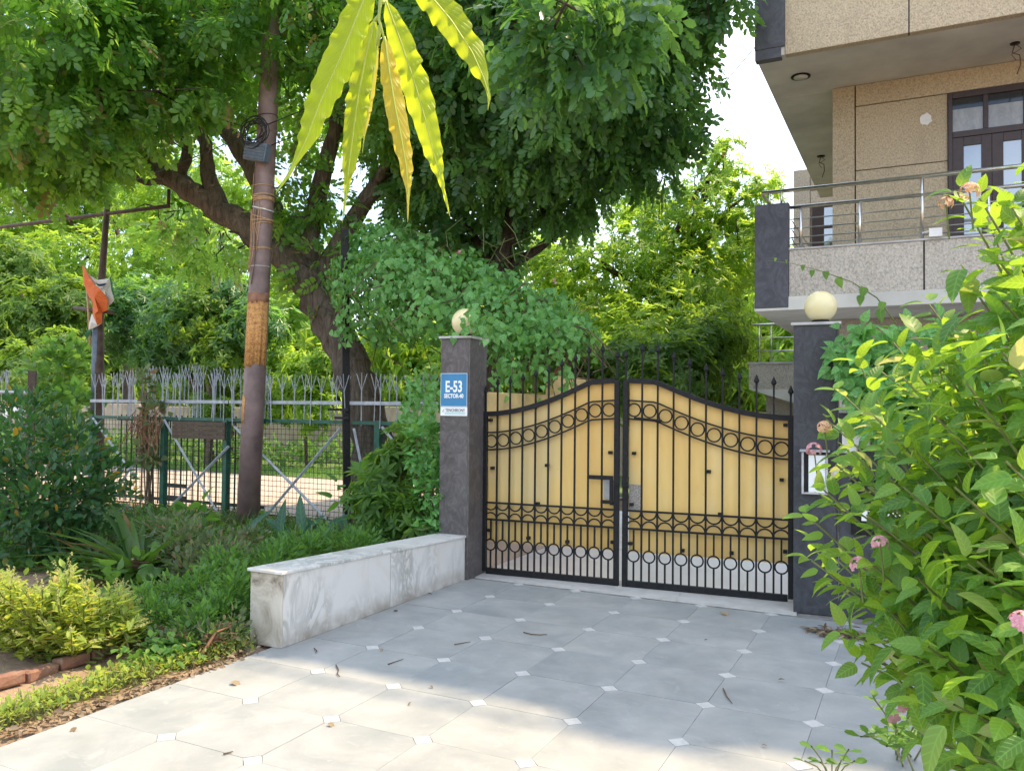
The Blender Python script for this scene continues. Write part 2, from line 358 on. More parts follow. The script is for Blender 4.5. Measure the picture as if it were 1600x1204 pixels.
# ------------------------------------------------------------------ leaf templates (length 1 along +Y, normal +Z)
class T:
    def __init__(s, v, f): s.v = np.array(v, float); s.f = [tuple(x) for x in f]
def t_leaf(w=.22, fold=.25, droop=.0, pos=.4, top=.72):       # 2 quads, folded on the midrib
    z = lambda x, y: abs(x)*fold - droop*y*y
    pts = [(0, 0), (-w, pos), (-w*top, pos+.36), (0, 1), (w*top, pos+.36), (w, pos)]
    return T([(x, y, z(x, y)) for x, y in pts], [(0, 3, 2, 1), (0, 5, 4, 3)])
def t_dia(w=.3, fold=.2): return T([(0, 0, 0), (-w, .5, w*fold), (0, 1, -.08), (w, .5, w*fold)], [(0, 2, 1), (0, 3, 2)])
def t_shape(prof, fold=.2, droop=.15, curl=0.):      # prof: (y, halfwidth) rows
    v = []; f = []
    for y, w in prof:
        zc = -droop*y*y
        v += [(-w, y, zc+w*fold+curl*w*w), (0, y, zc), (w, y, zc+w*fold+curl*w*w)]
    for i in range(len(prof)-1):
        a = i*3; f += [(a+1, a+4, a+3, a), (a+2, a+5, a+4, a+1)]
    return T(v, f)
def join(parts):
    v = []; f = []; n = 0
    for p, mt in parts:
        q = p.v @ np.array(mt[0]).T + np.array(mt[1]); v.append(q); f += [tuple(i+n for i in x) for x in p.f]; n += len(q)
    return T(np.vstack(v), f)
def frame(y, z):
    y = np.array(y, float); y /= np.linalg.norm(y); z = np.array(z, float); z = z - y*(z@y); z /= np.linalg.norm(z); x = np.cross(y, z)
    return np.stack([x, y, z], 1)
def t_spray(pairs=4, ll=.36, w=.24, seed=0):         # pinnate leaf, oval leaflets
    r = np.random.default_rng(seed); parts = []; lf = t_leaf(w, .15, .12, .40, .95)
    for i in range(pairs):
        y = .18+.72*i/(pairs-.3); zc = -.22*y*y
        for sx in (-1, 1):
            d = np.array([sx*1., .62+r.normal()*.12, -.12+r.normal()*.18]); L = ll*(.8+.3*r.random())
            parts.append((lf, (frame(d, (0, -.1+r.normal()*.2, 1))*L, (sx*.012, y, zc))))
    parts.append((lf, (frame((r.normal()*.1, 1, -.35), (0, .3, 1))*ll, (0, .86, -.17))))
    return join(parts)
def t_whorl(n=8, w=.13, seed=0, up=.35, droop=.25):
    r = np.random.default_rng(seed); parts = []; lf = t_leaf(w, .2, droop, .38)
    for i in range(n):
        a = 2*math.pi*i/n + r.normal()*.25; el = up + r.normal()*.3
        d = (math.cos(a)*math.cos(el), math.sin(a)*math.cos(el), math.sin(el))
        parts.append((lf, (frame(d, (-d[0]*.5, -d[1]*.5, 1))*(.75+.4*r.random()), (0, 0, r.normal()*.05))))
    t = join(parts); t.v = t.v @ np.array([[1, 0, 0], [0, 0, -1], [0, 1, 0]]).T @ np.array([[1, 0, 0], [0, -1, 0], [0, 0, -1]]).T
    return t                                           # axis of the whorl now along +Y
T_OV = t_leaf(.24, .2, .12); T_DI = t_dia(); T_LANCE = t_leaf(.10, .25, .3, .38)
T_SPRAY = [t_spray(4, .36, .27, k) for k in range(4)] + [t_spray(5, .32, .25, 9)]
T_WHORL = [t_whorl(8, .15, k) for k in range(3)]
HEART = [(0, .02), (-.04, .16), (.03, .30), (.16, .36), (.34, .35), (.55, .27), (.76, .15), (.91, .055), (1., .004)]
T_HEART = t_shape([(y, max(w, .003)) for y, w in HEART], .22, .22)
T_IVY = t_shape([(0, .03), (.02, .34), (.16, .46), (.36, .40), (.52, .32), (.75, .16), (1, .004)], .15, .2)
T_GRASS = t_shape([(0, .022), (.3, .03), (.6, .026), (.85, .014), (1, .002)], .3, .55)
T_STRAP = t_shape([(0, .025), (.2, .045), (.45, .05), (.7, .038), (.9, .017), (1, .002)], .35, .75)

def scatter(name, tm, pos, fwd, nrm, scale, mat, parent=None, kind='stuff', rnd=None, wid=None):
    pos = np.asarray(pos, float); N = len(pos)
    y = np.asarray(fwd, float); y = y/np.linalg.norm(y, axis=1, keepdims=True)
    z = np.asarray(nrm, float); z = z - y*np.sum(y*z, 1, keepdims=True); z /= np.maximum(np.linalg.norm(z, axis=1, keepdims=True), 1e-6)
    x = np.cross(y, z); scale = np.broadcast_to(np.asarray(scale, float), (N,))
    rnd = rng.random(N) if rnd is None else rnd
    tms = tm if isinstance(tm, list) else [tm]; pick = rng.integers(0, len(tms), N)
    V = []; LI = []; LT = []; RN = []; UV = []; off = 0
    for k, t in enumerate(tms):
        ids = np.nonzero(pick == k)[0]
        if not len(ids): continue
        tv = t.v; n = len(tv); s = scale[ids][:, None, None]
        wv = (np.ones(N) if wid is None else wid)[ids][:, None, None]
        P3 = (tv[None, :, 0:1]*x[ids][:, None, :]*wv + tv[None, :, 1:2]*y[ids][:, None, :] + tv[None, :, 2:3]*z[ids][:, None, :])*s + pos[ids][:, None, :]
        V.append(P3.reshape(-1, 3)); fl = np.array([i for f in t.f for i in f]); ln = np.array([len(f) for f in t.f])
        LI.append((fl[None, :] + (np.arange(len(ids))*n)[:, None] + off).ravel()); LT.append(np.tile(ln, len(ids)))
        UV.append(np.tile(tv[fl][:, :2], (len(ids), 1))); RN.append(np.repeat(rnd[ids], len(ln))); off += n*len(ids)
    V = np.vstack(V); LI = np.concatenate(LI); LT = np.concatenate(LT); RN = np.concatenate(RN); UV = np.vstack(UV)
    me = bpy.data.meshes.new(name); me.vertices.add(len(V)); me.vertices.foreach_set('co', V.ravel().astype(np.float32))
    me.loops.add(len(LI)); me.loops.foreach_set('vertex_index', LI.astype(np.int32))
    me.polygons.add(len(LT)); me.polygons.foreach_set('loop_start', np.concatenate([[0], np.cumsum(LT)[:-1]]).astype(np.int32))
    me.update(calc_edges=True); me.validate()
    if len(me.polygons) == len(RN):
        a = me.attributes.new('rnd', 'FLOAT', 'FACE'); a.data.foreach_set('value', RN.astype(np.float32))
        u = me.uv_layers.new(name='UVMap'); u.data.foreach_set('uv', UV.ravel().astype(np.float32))
    me.materials.append(mat)
    o = inst(name, me, parent)
    if kind: o['kind'] = kind
    return o
def tmesh(name, t, mat):                               # one leaf as a shared mesh
    me = bpy.data.meshes.new(name); me.from_pydata(t.v.tolist(), [], t.f); me.update()
    u = me.uv_layers.new(name='UVMap')
    for l in me.loops: u.data[l.index].uv = t.v[l.vertex_index][:2]
    me.materials.append(mat); me.polygons.foreach_set('use_smooth', [True]*len(me.polygons)); return me
def leaf_obj(me, pos, fwd, nrm, s, parent, name='leaf'):
    F = frame(fwd, nrm); o = inst(name, me, parent)
    o.matrix_local = Matrix(((F[0, 0]*s, F[0, 1]*s, F[0, 2]*s, pos[0]), (F[1, 0]*s, F[1, 1]*s, F[1, 2]*s, pos[1]), (F[2, 0]*s, F[2, 1]*s, F[2, 2]*s, pos[2]), (0, 0, 0, 1)))
    return o
def unit(n): a = rng.normal(size=(n, 3)); return a/np.linalg.norm(a, axis=1, keepdims=True)
def clumps(blobs, n_twig, per, twig_r, shell=.5, lo=-1.):
    """points and outward directions: twigs spread through blobs (x,y,z,rx,ry,rz), leaves round each twig"""
    B = np.array(blobs, float); w = (B[:, 3]*B[:, 4]*B[:, 5])**(2/3); w /= w.sum()
    k = rng.choice(len(B), n_twig, p=w); d = unit(n_twig)
    r = shell + (1-shell)*rng.random(n_twig)**.6; r *= 1+.12*rng.normal(size=n_twig)
    c = B[k, :3] + d*B[k, 3:]*r[:, None]
    c = np.repeat(c, per, 0); o = np.repeat(d, per, 0); e = unit(len(c))
    p = c + e*twig_r*rng.random((len(c), 1))**.5
    return p, o, e
def limb(path, r0, r1, n=9, wob=.04, seed=0):
    r = random.Random(seed); pts = [Vector(p) for p in path]; out = []
    for i in range(len(pts)-1):
        a = pts[max(i-1, 0)]; b = pts[i]; c = pts[i+1]; d = pts[min(i+2, len(pts)-1)]
        for k in range(4):
            t = k/4; out.append(.5*((2*b) + (c-a)*t + (2*a-5*b+4*c-d)*t*t + (3*b-a-3*c+d)*t**3))
    out.append(pts[-1]); L = len(out)
    rs = [(r0+(r1-r0)*(i/(L-1))**.8)*(1+r.uniform(-.06, .06)) for i in range(L)]
    out = [p + Vector((r.uniform(-1, 1), r.uniform(-1, 1), r.uniform(-1, 1)))*wob*rs[i]*4 if 0 < i < L-1 else p for i, p in enumerate(out)]
    return out, rs
def text_mesh(name, body, size, mat, parent, loc, rot, bold=0., cond=1., align='CENTER', depth=.001):
    c = bpy.data.curves.new(name, 'FONT'); c.body = body; c.size = size; c.align_x = align; c.align_y = 'CENTER'; c.extrude = depth; c.offset = bold; c.resolution_u = 3
    o = bpy.data.objects.new(name, c); COL.objects.link(o); bpy.context.view_layer.update()
    me = bpy.data.meshes.new_from_object(o.evaluated_get(bpy.context.evaluated_depsgraph_get())); bpy.data.objects.remove(o)
    me.materials.clear(); me.materials.append(mat)
    return inst(name, me, parent, loc, rot, (cond, 1, 1))

# ================================================================== SETTING
def sheet(name, x0, x1, y0, y1, z, mat, nx=1, ny=1, amp=0., seed=0):
    r = random.Random(seed); m = MB()
    vs = [(x0+(x1-x0)*i/nx, y0+(y1-y0)*j/ny, z + (r.uniform(-amp, amp) if amp else 0)) for i in range(nx+1) for j in range(ny+1)]
    m.add(vs, [(i*(ny+1)+j, (i+1)*(ny+1)+j, (i+1)*(ny+1)+j+1, i*(ny+1)+j+1) for i in range(nx) for j in range(ny)])
    return tag(m.build(name, mat, smooth=bool(amp)), kind='structure')
sheet('ground', -400, 400, -300, 700, -.06, M['soil'])
sheet('planting_bed', -14, -4.19, -1.5, 9.9, -.03, M['soil'], 40, 44, .022, 3)
sheet('park_path', -60, -5.2, 10.1, 15.6, -.035, M['path'])
sheet('grass_verge', -60, -5.2, 15.6, 30, -.03, simple('verge_grass_base', (.10, .15, .045), .95, .4, 3))

# driveway of clipped slabs with white insets
drv = tag(sheet('driveway', -4.18, 3.2, -1.8, 7.62, -.006, M['grout'])); S = .6; OX, OY = -3.528, 7.2587; cc = .062
def octo(hx0, hx1, hy0, hy1, g=.0013):
    c = cc; a, b, d, e = hx0+g, hx1-g, hy0+g, hy1-g; q = c+g*.4
    return [(a+q, d), (b-q, d), (b, d+q), (b, e-q), (b-q, e), (a+q, e), (a, e-q), (a, d+q)]
def slab_mesh(w, h, edge=False):
    m = MB(); p = octo(0, w, 0, h)
    if edge: p = [(.001, .0013)] + p[1:5] + [(.001, h-.0013)]
    m.prism(p, -.05, 0); me = m.mesh('stone_slab', M['kota']); return me
sm_full = slab_mesh(S, S); sm_edge = slab_mesh(OX+4.165, S, True)
rr = random.Random(5)
for i in range(-1, 9):
    for j in range(0, 14):
        x = OX+S*i if i >= 0 else -4.165
        inst('stone_slab', sm_full if i >= 0 else sm_edge, drv, (x, OY-S*(j+1), rr.uniform(-.0012, .0008)), (rr.uniform(-.0012, .0012), rr.uniform(-.0012, .0012), 0))
mi = MB(); c = cc-.002; mi.prism([(c, 0), (0, c), (-c, 0), (0, -c)], -.05, .0006); mi = mi.mesh('marble_inset', M['inset'])
for i in range(0, 9):
    for j in range(0, 14): inst('marble_inset', mi, drv, (OX+S*i, OY-S*j, rr.uniform(-.0008, .0012)), (0, 0, rr.uniform(-.05, .05)))
# gate frame of reference: origin at the left pillar's front right foot
GA = R_(4.5); GO = Vector((-4.069, 7.164, 0)); GX = Vector((math.cos(GA), math.sin(GA), 0)); GY = Vector((-math.sin(GA), math.cos(GA), 0))
def gl(x, y, z=0): return GO + GX*x + GY*y + Vector((0, 0, z))
m = MB()
def quadprism(m, pts, z0, z1): m.prism([(p[0], p[1]) for p in pts], z0, z1)
for k in range(3):
    a, b = k/3, (k+1)/3; x = lambda t: 3.09*t + .015
    m = MB(); A0 = gl(x(a)+.001, .62); A1 = gl(x(b)-.001, .62)
    fx = lambda t: -4.06 + 3.13*t
    quadprism(m, [(fx(a)+.001, 7.325+.13*0), (fx(b)-.001, 7.325), A1, A0], -.04, .004)
    m.build('threshold_slab', M['thresh'], drv)
crt = sheet('courtyard_floor', -4.35, 6, 7.6, 30, -.02, M['grout'])
cm = MB(); cm.bb(.0015, .8985, .0015, .8985, -.03, 0); cm = cm.mesh('marble_tile', M['court'])
for i in range(5):
    for j in range(6):
        p = gl(-.1+.9*i, .63+.9*j); inst('marble_tile', cm, crt, (p.x, p.y, .002), (0, 0, GA))

# ================================================================== WALLS AND PILLARS
# low marble wall
lw = thing('low_marble_wall', 'low white veined marble wall beside the driveway', 'wall', (-4.25, 5.8, 0))
def wx(y): return .548 + (.446-.548)*(y-4.53)/(7.18-4.53)
def slopebox(m, x0, x1, y0, y1, z0, t0, t1):
    vs = [(x, y, z) for x in (x0, x1) for y, t in ((y0, t0), (y1, t1)) for z in ((z0 if z0 > -1 else t+z0+1-.022), t)]
    m.add(vs, [(0, 1, 3, 2), (4, 6, 7, 5), (0, 4, 5, 1), (2, 3, 7, 6), (0, 2, 6, 4), (1, 5, 7, 3)])
LO = Vector((-4.25, 5.8, 0))
def lwp(name, mat, f, bev=.0025):
    m = MB(); f(m); m.v = [tuple(Vector(p)-LO) for p in m.v]; return m.build(name, mat, lw, bevel=bev)
lwp('joint_grout', M['grout'], lambda m: slopebox(m, -4.103, -4.0865, 5.869, 5.8735, 0, wx(5.87)-.028, wx(5.87)-.028), 0)
for y0, y1 in ((4.545, 5.868), (5.8745, 7.16)):
    lwp('front_panel', M['marble'], lambda m: slopebox(m, -4.104, -4.084, y0, y1, 0, wx(y0)-.024, wx(y1)-.024))
lwp('end_panel', M['marble_end'], lambda m: slopebox(m, -4.385, -4.086, 4.525, 4.5435, 0, wx(4.53)-.026, wx(4.54)-.026))
lwp('core', M['concrete'], lambda m: slopebox(m, -4.38, -4.106, 4.546, 7.155, 0, wx(4.55)-.03, wx(7.15)-.03), 0)
for y0, y1 in ((4.505, 5.30), (5.302, 6.23), (6.232, 7.16)):
    lwp('coping_slab', M['marble'], lambda m: slopebox(m, -4.402, -4.069, y0, y1, -1, wx(y0), wx(y1)), .003)

def gthing(name, label, cat, x, y, z=0, group=None): return thing(name, label, cat, gl(x, y, z), GA, group)
# pillars (local frame: x to the right along the gate, y away)
lp = gthing('gate_pillar', 'brown-grey slate clad gate pillar carrying the blue number sign', 'pillar', 0, 0)
m = MB(); m.bb(-.313, -.001, 0, .018, 0, 2.43); m.build('front_slab', M['slate_l'], lp, bevel=.002)
m = MB(); m.bb(.0, .016, .0, .42, 0, 2.43); m.build('side_slab', M['slate_l'], lp, bevel=.002)
m = MB(); m.bb(-.311, -.002, .0205, .418, 0, 2.428); m.build('core', M['slate_l'], lp)
m = MB(); m.bb(-.333, .034, -.022, .44, 2.432, 2.457); m.build('cap', M['capstone'], lp, bevel=.004)
rpil = gthing('gate_pillar', 'blue-black slate clad gate pillar between the gate and the pink flowering bush', 'pillar', 3.11, 0)
m = MB(); m.bb(0, .345, 0, .018, 0, 2.47); m.build('front_slab', M['slate_r'], rpil, bevel=.002)
m = MB(); m.bb(.346, .362, 0, .40, 0, 2.47); m.build('side_slab', M['slate_r'], rpil, bevel=.002)
m = MB(); m.bb(.002, .344, .02, .398, 0, 2.468); m.build('core', M['slate_r'], rpil)
m = MB(); m.bb(-.022, .384, -.022, .42, 2.472, 2.497); m.build('cap', M['capstone'], rpil, bevel=.004)
rw = gthing('boundary_wall', 'dark slate clad boundary wall running right from the gate pillar behind the bush', 'wall', 3.475, .012)
for k in range(6):
    m = MB(); m.bb(.12*0+k*.9+.001, (k+1)*.9-.001, 0, .018, 0, 1.72); m.build('cladding_slab', M['slate_r'], rw, bevel=.002)
m = MB(); m.bb(0, 5.4, .02, .25, 0, 1.718); m.build('core', M['slate_r'], rw)
m = MB(); m.bb(-.0, 5.42, -.02, .27, 1.722, 1.75); m.build('coping', M['capstone'], rw, bevel=.003)
yw = thing('boundary_wall', 'yellow plastered garden wall running back from the left gate pillar under the creeper', 'wall', (-4.17, 7.65, 0))
m = MB(); m.bb(-.12, 0, 0, 1.9, 0, 1.90); m.build('masonry', M['ywall'], yw, bevel=.01); m = MB(); m.bb(-.12, .0, 1.905, 4.2, 0, 2.15); m.build('masonry', M['ywall'], yw, bevel=.01)
m = MB(); m.bb(.002, .022, 0, 4.2, .0, .46); m.build('skirting', M['pinkwall'], yw)

# globes
def globe(label, x, y, z, r):
    t = gthing('globe_lamp', label, 'lamp', x, y, z, 'globe lamps on the gate pillars')
    m = MB(); m.lathe([(.001, .0), (.075, .0), (.078, .02), (.07, .035), (.001, .036)], n=18); m.build('base', M['black'], t, True)
    m = MB(); prof = [(r*math.sin(a), r-.0+r*.0-r*math.cos(a)+.018) for a in [math.pi*k/14 for k in range(15)]]
    prof = [(max(.001, p), q) for p, q in prof][2:]; m.lathe(prof, n=28); m.build('globe', M['globe'], t, True)
globe('cream globe lamp half covered by creeper on the brown pillar', -.137, .20, 2.457, .142)
globe('cream globe lamp standing clear on the blue-black pillar', 3.325, .20, 2.497, .138)

# number sign on the left pillar
sg = gthing('number_sign', 'blue E-53 SECTOR-40 plate with a white strip below on the left pillar', 'sign', -.157, -.001, 1.645)
RX = (math.pi/2, 0, 0)
m = MB(); m.bb(-.151, .151, -.006, 0, 0, .092); m.build('white_strip', M['signwhite'], sg, bevel=.001)
m = MB(); m.bb(-.151, .151, -.008, 0, .094, .434); m.build('blue_plate', M['blue'], sg, bevel=.001)
m = MB(); w = .004
for a in ((-.149, .149, .428, .432), (-.149, .149, .096, .099), (-.149, -.146, .099, .428), (.146, .149, .099, .428)): m.bb(a[0], a[1], -.0095, -.008, a[2], a[3])
m.build('border_line', M['signwhite'], sg)
text_mesh('number_text', 'E-53', .158, M['signwhite'], sg, (0, -.0095, .292), RX, .0045, .68)
text_mesh('sector_text', 'SECTOR-40', .057, M['signwhite'], sg, (0, -.0095, .2), RX, .0022, .76)
text_mesh('maker_text', 'TENCHIRONY', .043, M['inkgrey'], sg, (.016, -.0072, .056), RX, .0004, .80)
m = MB(); m.bb(-.10, .13, -.0072, -.006, .026, .030); m.bb(-.10, .13, -.0072, -.006, .014, .018); m.bb(-.10, .13, -.0072, -.006, .036, .038); m.build('printed_lines', M['teal'], sg)
m = MB(); m.tube([(-.128, -.007, .046), (-.118, -.007, .05), (-.112, -.007, .062), (-.105, -.007, .066)], .002, 5); m.tube([(-.13, -.007, .042), (-.108, -.007, .042)], .0015, 5); m.build('printed_emblem', M['inkgrey'], sg)

# call box, light and plaque at the right pillar
ib = gthing('letter_box', 'white faced metal letter box with a grey hood on the right pillar', 'letter box', 3.285, -.001, 1.03)
m = MB(); m.bb(-.105, -.088, -.10, 0, 0, .355); m.bb(.088, .105, -.10, 0, 0, .355); m.bb(-.088, .088, -.10, 0, 0, .012); m.build('case', M['capstone'], ib, bevel=.002)
m = MB(); m.bb(-.12, .12, -.125, 0, .357, .375); m.build('hood', M['fencewhite'], ib, bevel=.002)
m = MB(); m.bb(-.050, .086, -.085, -.02, .013, .33); m.build('front_plate', M['signwhite'], ib, bevel=.003)
m = MB()
m.lathe([(.001, 0), (.009, 0), (.009, .006), (.001, .008)], n=10)
for z in (.16, .105): m.build('button', M['black'], ib, loc=(.04, -.0855, z), rot=RX)
m = MB(); m.tube([(.02, -.087, .26), (.03, -.087, .22), (.022, -.087, .17), (.033, -.087, .10), (.02, -.087, .07)], .0025, 5); m.build('rust_streak', M['twig'], ib)
wl = gthing('wall_light', 'white rectangular wall lamp high on the dark wall behind the bush', 'lamp', 3.60, .008, 1.385)
m = MB(); m.bb(-.10, .12, -.06, 0, .06, .19); m.build('housing', M['whitep'], wl, bevel=.01)
m = MB(); m.bb(-.12, .02, -.10, 0, 0, .058); m.build('shade', M['whitep'], wl, bevel=.01)
sw = gthing('bell_switch', 'small cream bell switch beside the letter box on the dark wall', 'switch', 3.43, -.002, 1.17)
m = MB(); m.bb(-.022, .055, -.02, 0, 0, .08); m.build('plate', M['globe'], sw, bevel=.004)
m = MB(); m.bb(.005, .03, -.026, -.0205, .025, .055); m.build('button', M['whitep'], sw, bevel=.002)
pq = gthing('address_plaque', 'polished black plaque reading E-53/40 low on the wall behind the bush', 'plaque', 3.80, .010, .70)
m = MB(); m.bb(-.23, .32, -.02, 0, 0, .46); m.build('plate', M['black'], pq, bevel=.002)
m = MB(); m.bb(-.15, .17, -.024, -.0205, .12, .205); m.build('text_panel', M['signwhite'], pq)
text_mesh('number_text', 'E-53/40', .088, M['black'], pq, (.01, -.0255, .163), RX, .003, .85)

# ================================================================== GATE
def top_z(x, Wd=1.5):                       # curved top rail, x from the hinge
    if x > 1.19: return 1.995 + .02*(x-1.19)/.3
    t = x/1.19; return 1.665 + .33*(t*t*(1.25-.25*t) if t < 1 else 1)
YB = .375
BAY = .1445
def gate_leaf(label, x0, sx, kw):
    g = gthing('gate_leaf', label, 'gate', x0, YB, 0, 'the two leaves of the driveway gate')
    X = lambda x: sx*x*kw
    K = M['black']
    def mb(fn, name, mat=K, bev=0, smooth=False): m = MB(); fn(m); return m.build(name, mat, g, smooth, bev)
    mb(lambda m: m.box((X(.025), 0, (1.70+.0)/2+.01), (.045, .05, 1.66)), 'hinge_stile', bev=.003)
    mb(lambda m: m.box((X(1.475), 0, 1.005), (.05, .05, 2.02)), 'meeting_stile', bev=.003)
    mb(lambda m: m.box((X(.75), 0, .035), (1.40*kw, .045, .06)), 'bottom_rail', bev=.003)
    pts = [(X(.0+1.455*k/24), 0, top_z(1.455*k/24)) for k in range(25)]
    def rail(m, h, w, zf, n=24, a=.048, b=1.449):
        P2 = [(a+(b-a)*k/n, zf(a+(b-a)*k/n)) for k in range(n+1)]; vs = []
        for x, z in P2: vs += [(X(x), -w/2, z-h/2), (X(x), w/2, z-h/2), (X(x), w/2, z+h/2), (X(x), -w/2, z+h/2)]
        fs = [(i*4+j, i*4+(j+1) % 4, (i+1)*4+(j+1) % 4, (i+1)*4+j) for i in range(n) for j in range(4)] + [(3, 2, 1, 0), (n*4, n*4+1, n*4+2, n*4+3)]
        m.add(vs, fs)
    mb(lambda m: rail(m, .05, .046, top_z, a=.0, b=1.452), 'top_rail', bev=0)
    up = lambda x: top_z(x) - .195 - .022*math.sin(min(1, x/1.19)*math.pi)*0; lo = lambda x: top_z(x)-.375
    mb(lambda m: rail(m, .016, .02, up), 'ring_rail'); mb(lambda m: rail(m, .016, .02, lo), 'ring_rail')
    mb(lambda m: rail(m, .018, .022, lambda x: .742, 2), 'cross_rail'); mb(lambda m: rail(m, .018, .022, lambda x: .568, 2), 'cross_rail')
    for k in range(1, 10):
        x = X(.02+BAY*k+.0); zt = top_z(.02+BAY*k)
        mb(lambda m: m.box((x, -.004, (zt+.065)/2-.01), (.017, .017, zt-.075)), 'bar')
        spr = mb(lambda m: m.box((x, -.004, zt+.15), (.016, .016, .25)), 'spear')
        sp = MB(); sp.lathe([(.009, 0), (.013, .006), (.009, .014), (.026, .035), (.018, .06), (.001, .10)], n=6); sp.build('spear_tip', K, spr, loc=(x, -.004, zt+.275))
    for xx in (.025, 1.475):
        zt = top_z(xx) if xx < 1 else 2.015
        spr = mb(lambda m: m.box((X(xx), 0, zt+.11), (.018, .018, .18)), 'spear')
        sp = MB(); sp.lathe([(.010, 0), (.014, .006), (.010, .014), (.027, .035), (.018, .06), (.001, .10)], n=6); sp.build('spear_tip', K, spr, loc=(X(xx), 0, zt+.2))
    rg = MB(); rg.loop([(.062*math.cos(a), 0, .062*math.sin(a)) for a in [2*math.pi*k/24 for k in range(24)]], .0075, 5); rg = rg.mesh('ring', K)
    rg2 = MB(); rg2.loop([(.056*math.cos(a), 0, .056*math.sin(a)) for a in [2*math.pi*k/22 for k in range(22)]], .008, 5); rg2 = rg2.mesh('ring', K)
    ar = MB(); rA = BAY*kw/2-.005; ar.tube([(rA*math.cos(a), 0, rA*math.sin(a)) for a in [math.pi*k/12 for k in range(13)]], .008, 5); ar = ar.mesh('arc', K)
    for k in range(10):
        x = .02+BAY*(k+.5)+(.008 if k == 0 else 0); z = (up(x)+lo(x))/2
        inst('ring', rg, g, (X(x), -.012, z)); inst('ring', rg2, g, (X(x), -.012, .308))
        inst('arc', ar, g, (X(x), -.012, .735), (math.pi, 0, 0)); inst('arc', ar, g, (X(x), -.012, .575))
        mb(lambda m: m.box((X(x), -.004, (.568+.364)/2), (.016, .016, .20)), 'short_bar')
        mb(lambda m: m.box((X(x), -.004, (.252+.065)/2), (.016, .016, .185)), 'short_bar')
    # sheet behind the bars
    n = 30; vs = []
    for i in range(n+1):
        x = .047+1.402*i/n; t = top_z(x)-.01
        vs += [(X(x), .046, .335), (X(x), .046, t), (X(x), .052, t), (X(x), .052, .335)]
    pm = MB(); pm.add(vs, [(i*4+j, i*4+(j+1) % 4, (i+1)*4+(j+1) % 4, (i+1)*4+j) for i in range(n) for j in range(4)] + [(3, 2, 1, 0), (n*4, n*4+1, n*4+2, n*4+3)])
    pm.build('sheet_panel', M['yellow'], g)
    for x, z in ((.06, 1.60), (.57, 1.74), (1.40, 1.30), (.09, 1.1), (.72, 1.15), (.62, .755), (1.42, .80), (.52, .40), (.95, .39), (.06, .45), (1.43, .42)):
        mb(lambda m: m.box((X(x+(.011 if x < .2 else 0)), .024, z), (.035, .042, .03)), 'clip')
    for z in (.28, 1.35):
        hg = MB(); hg.lathe([(.016, 0), (.016, .12)], n=10); hg.build('hinge', K, g, loc=(X(-.018), 0, z))
    return g
gL = gate_leaf('left black iron gate leaf with the slide latch and small lock opening', .006, 1, .976)
gR = gate_leaf('right black iron gate leaf with a grey mottled patch by the latch', 3.094, -1, 1.059)
m = MB(); m.bb(1.155, 1.41, -.034, -.018, 1.035, 1.075); m.build('latch_bar', M['black'], gL, bevel=.002)
m = MB(); m.bb(1.375, 1.412, -.036, -.018, .80, 1.034); m.bb(1.285, 1.374, -.034, -.018, .80, .835); m.bb(1.425, 1.475, -.046, -.026, .985, 1.085); m.build('lock_frame', M['black'], gL, bevel=.002)
m = MB(); m.bb(1.30, 1.373, .041, .045, .838, 1.033); m.build('lock_window', M['capstone'], gL)
m = MB(); m.bb(-1.533, -1.415, .041, .045, .745, .995); m.build('patch', M['patch'], gR)
m = MB(); m.tube([(-1.47, -.03, 1.645), (-1.20, -.03, 1.622)], .012, 8); m.build('slide_bolt', M['black'], gR)
m = MB(); m.tube([(-1.555, -.035, 1.0), (-1.53, -.05, 1.02), (-1.52, -.05, .97)], .006, 6); m.bb(-1.585, -1.535, -.05, -.026, .98, 1.075); m.build('hasp', M['black'], gR)
for g, s in ((gL, .976), (gR, -1.059)):
    m = MB(); m.tube([(s*1.475, -.02, .08), (s*1.475, -.02, -.012)], .008, 6); m.build('drop_bolt', M['black'], g)

# ================================================================== HOUSE
HX = 15.0; FY = 11.0
hs = thing('house', 'tan grit plastered multi storey house with dark slate balcony corners above the right pillar', 'house', (-1.92, FY, 0))
HL = Vector((-1.92, FY, 0))
def hp(name, mat, boxes, bev=0, smooth=False, parent=None):
    m = MB()
    for b in boxes: m.bb(*b)
    m.v = [tuple(Vector(p)-HL) for p in m.v]; return m.build(name, mat, parent or hs, smooth, bev)
hp('core', M['grit'], [(-1.06, HX, 12.56, 18.6, -.03, 16.38)])
# recessed first floor wall: panels with open joints
hp('joint_backing', M['groove'], [(-1.095, 2.3, 12.525, 12.558, 3.2, 6.378)])
for b in ((-1.10, -.807, 3.2, 6.375), (-.79, 3.2, 6.076, 6.375), (-.79, .365, 5.152, 6.064), (-.79, .365, 4.166, 5.140), (-.79, .365, 3.2, 4.154)):
    hp('wall_panel', M['grit'], [(b[0], b[1], 12.49, 12.524, b[2], b[3])], .004)
hp('wall_panel', M['grit'], [(-1.10, -1.062, 12.5255, 18.6, 3.2, 6.375)])
# white mortar dab
m = MB(); r0 = random.Random(3); pl = [(.075*math.cos(a)*r0.uniform(.75, 1.2), .085*math.sin(a)*r0.uniform(.8, 1.15)) for a in [2*math.pi*k/14 for k in range(14)]]
m.prism(pl, 0, .006); m.build('mortar_dab', M['whitep'], hs, loc=Vector((.104, 12.489, 5.753))-HL, rot=RX)
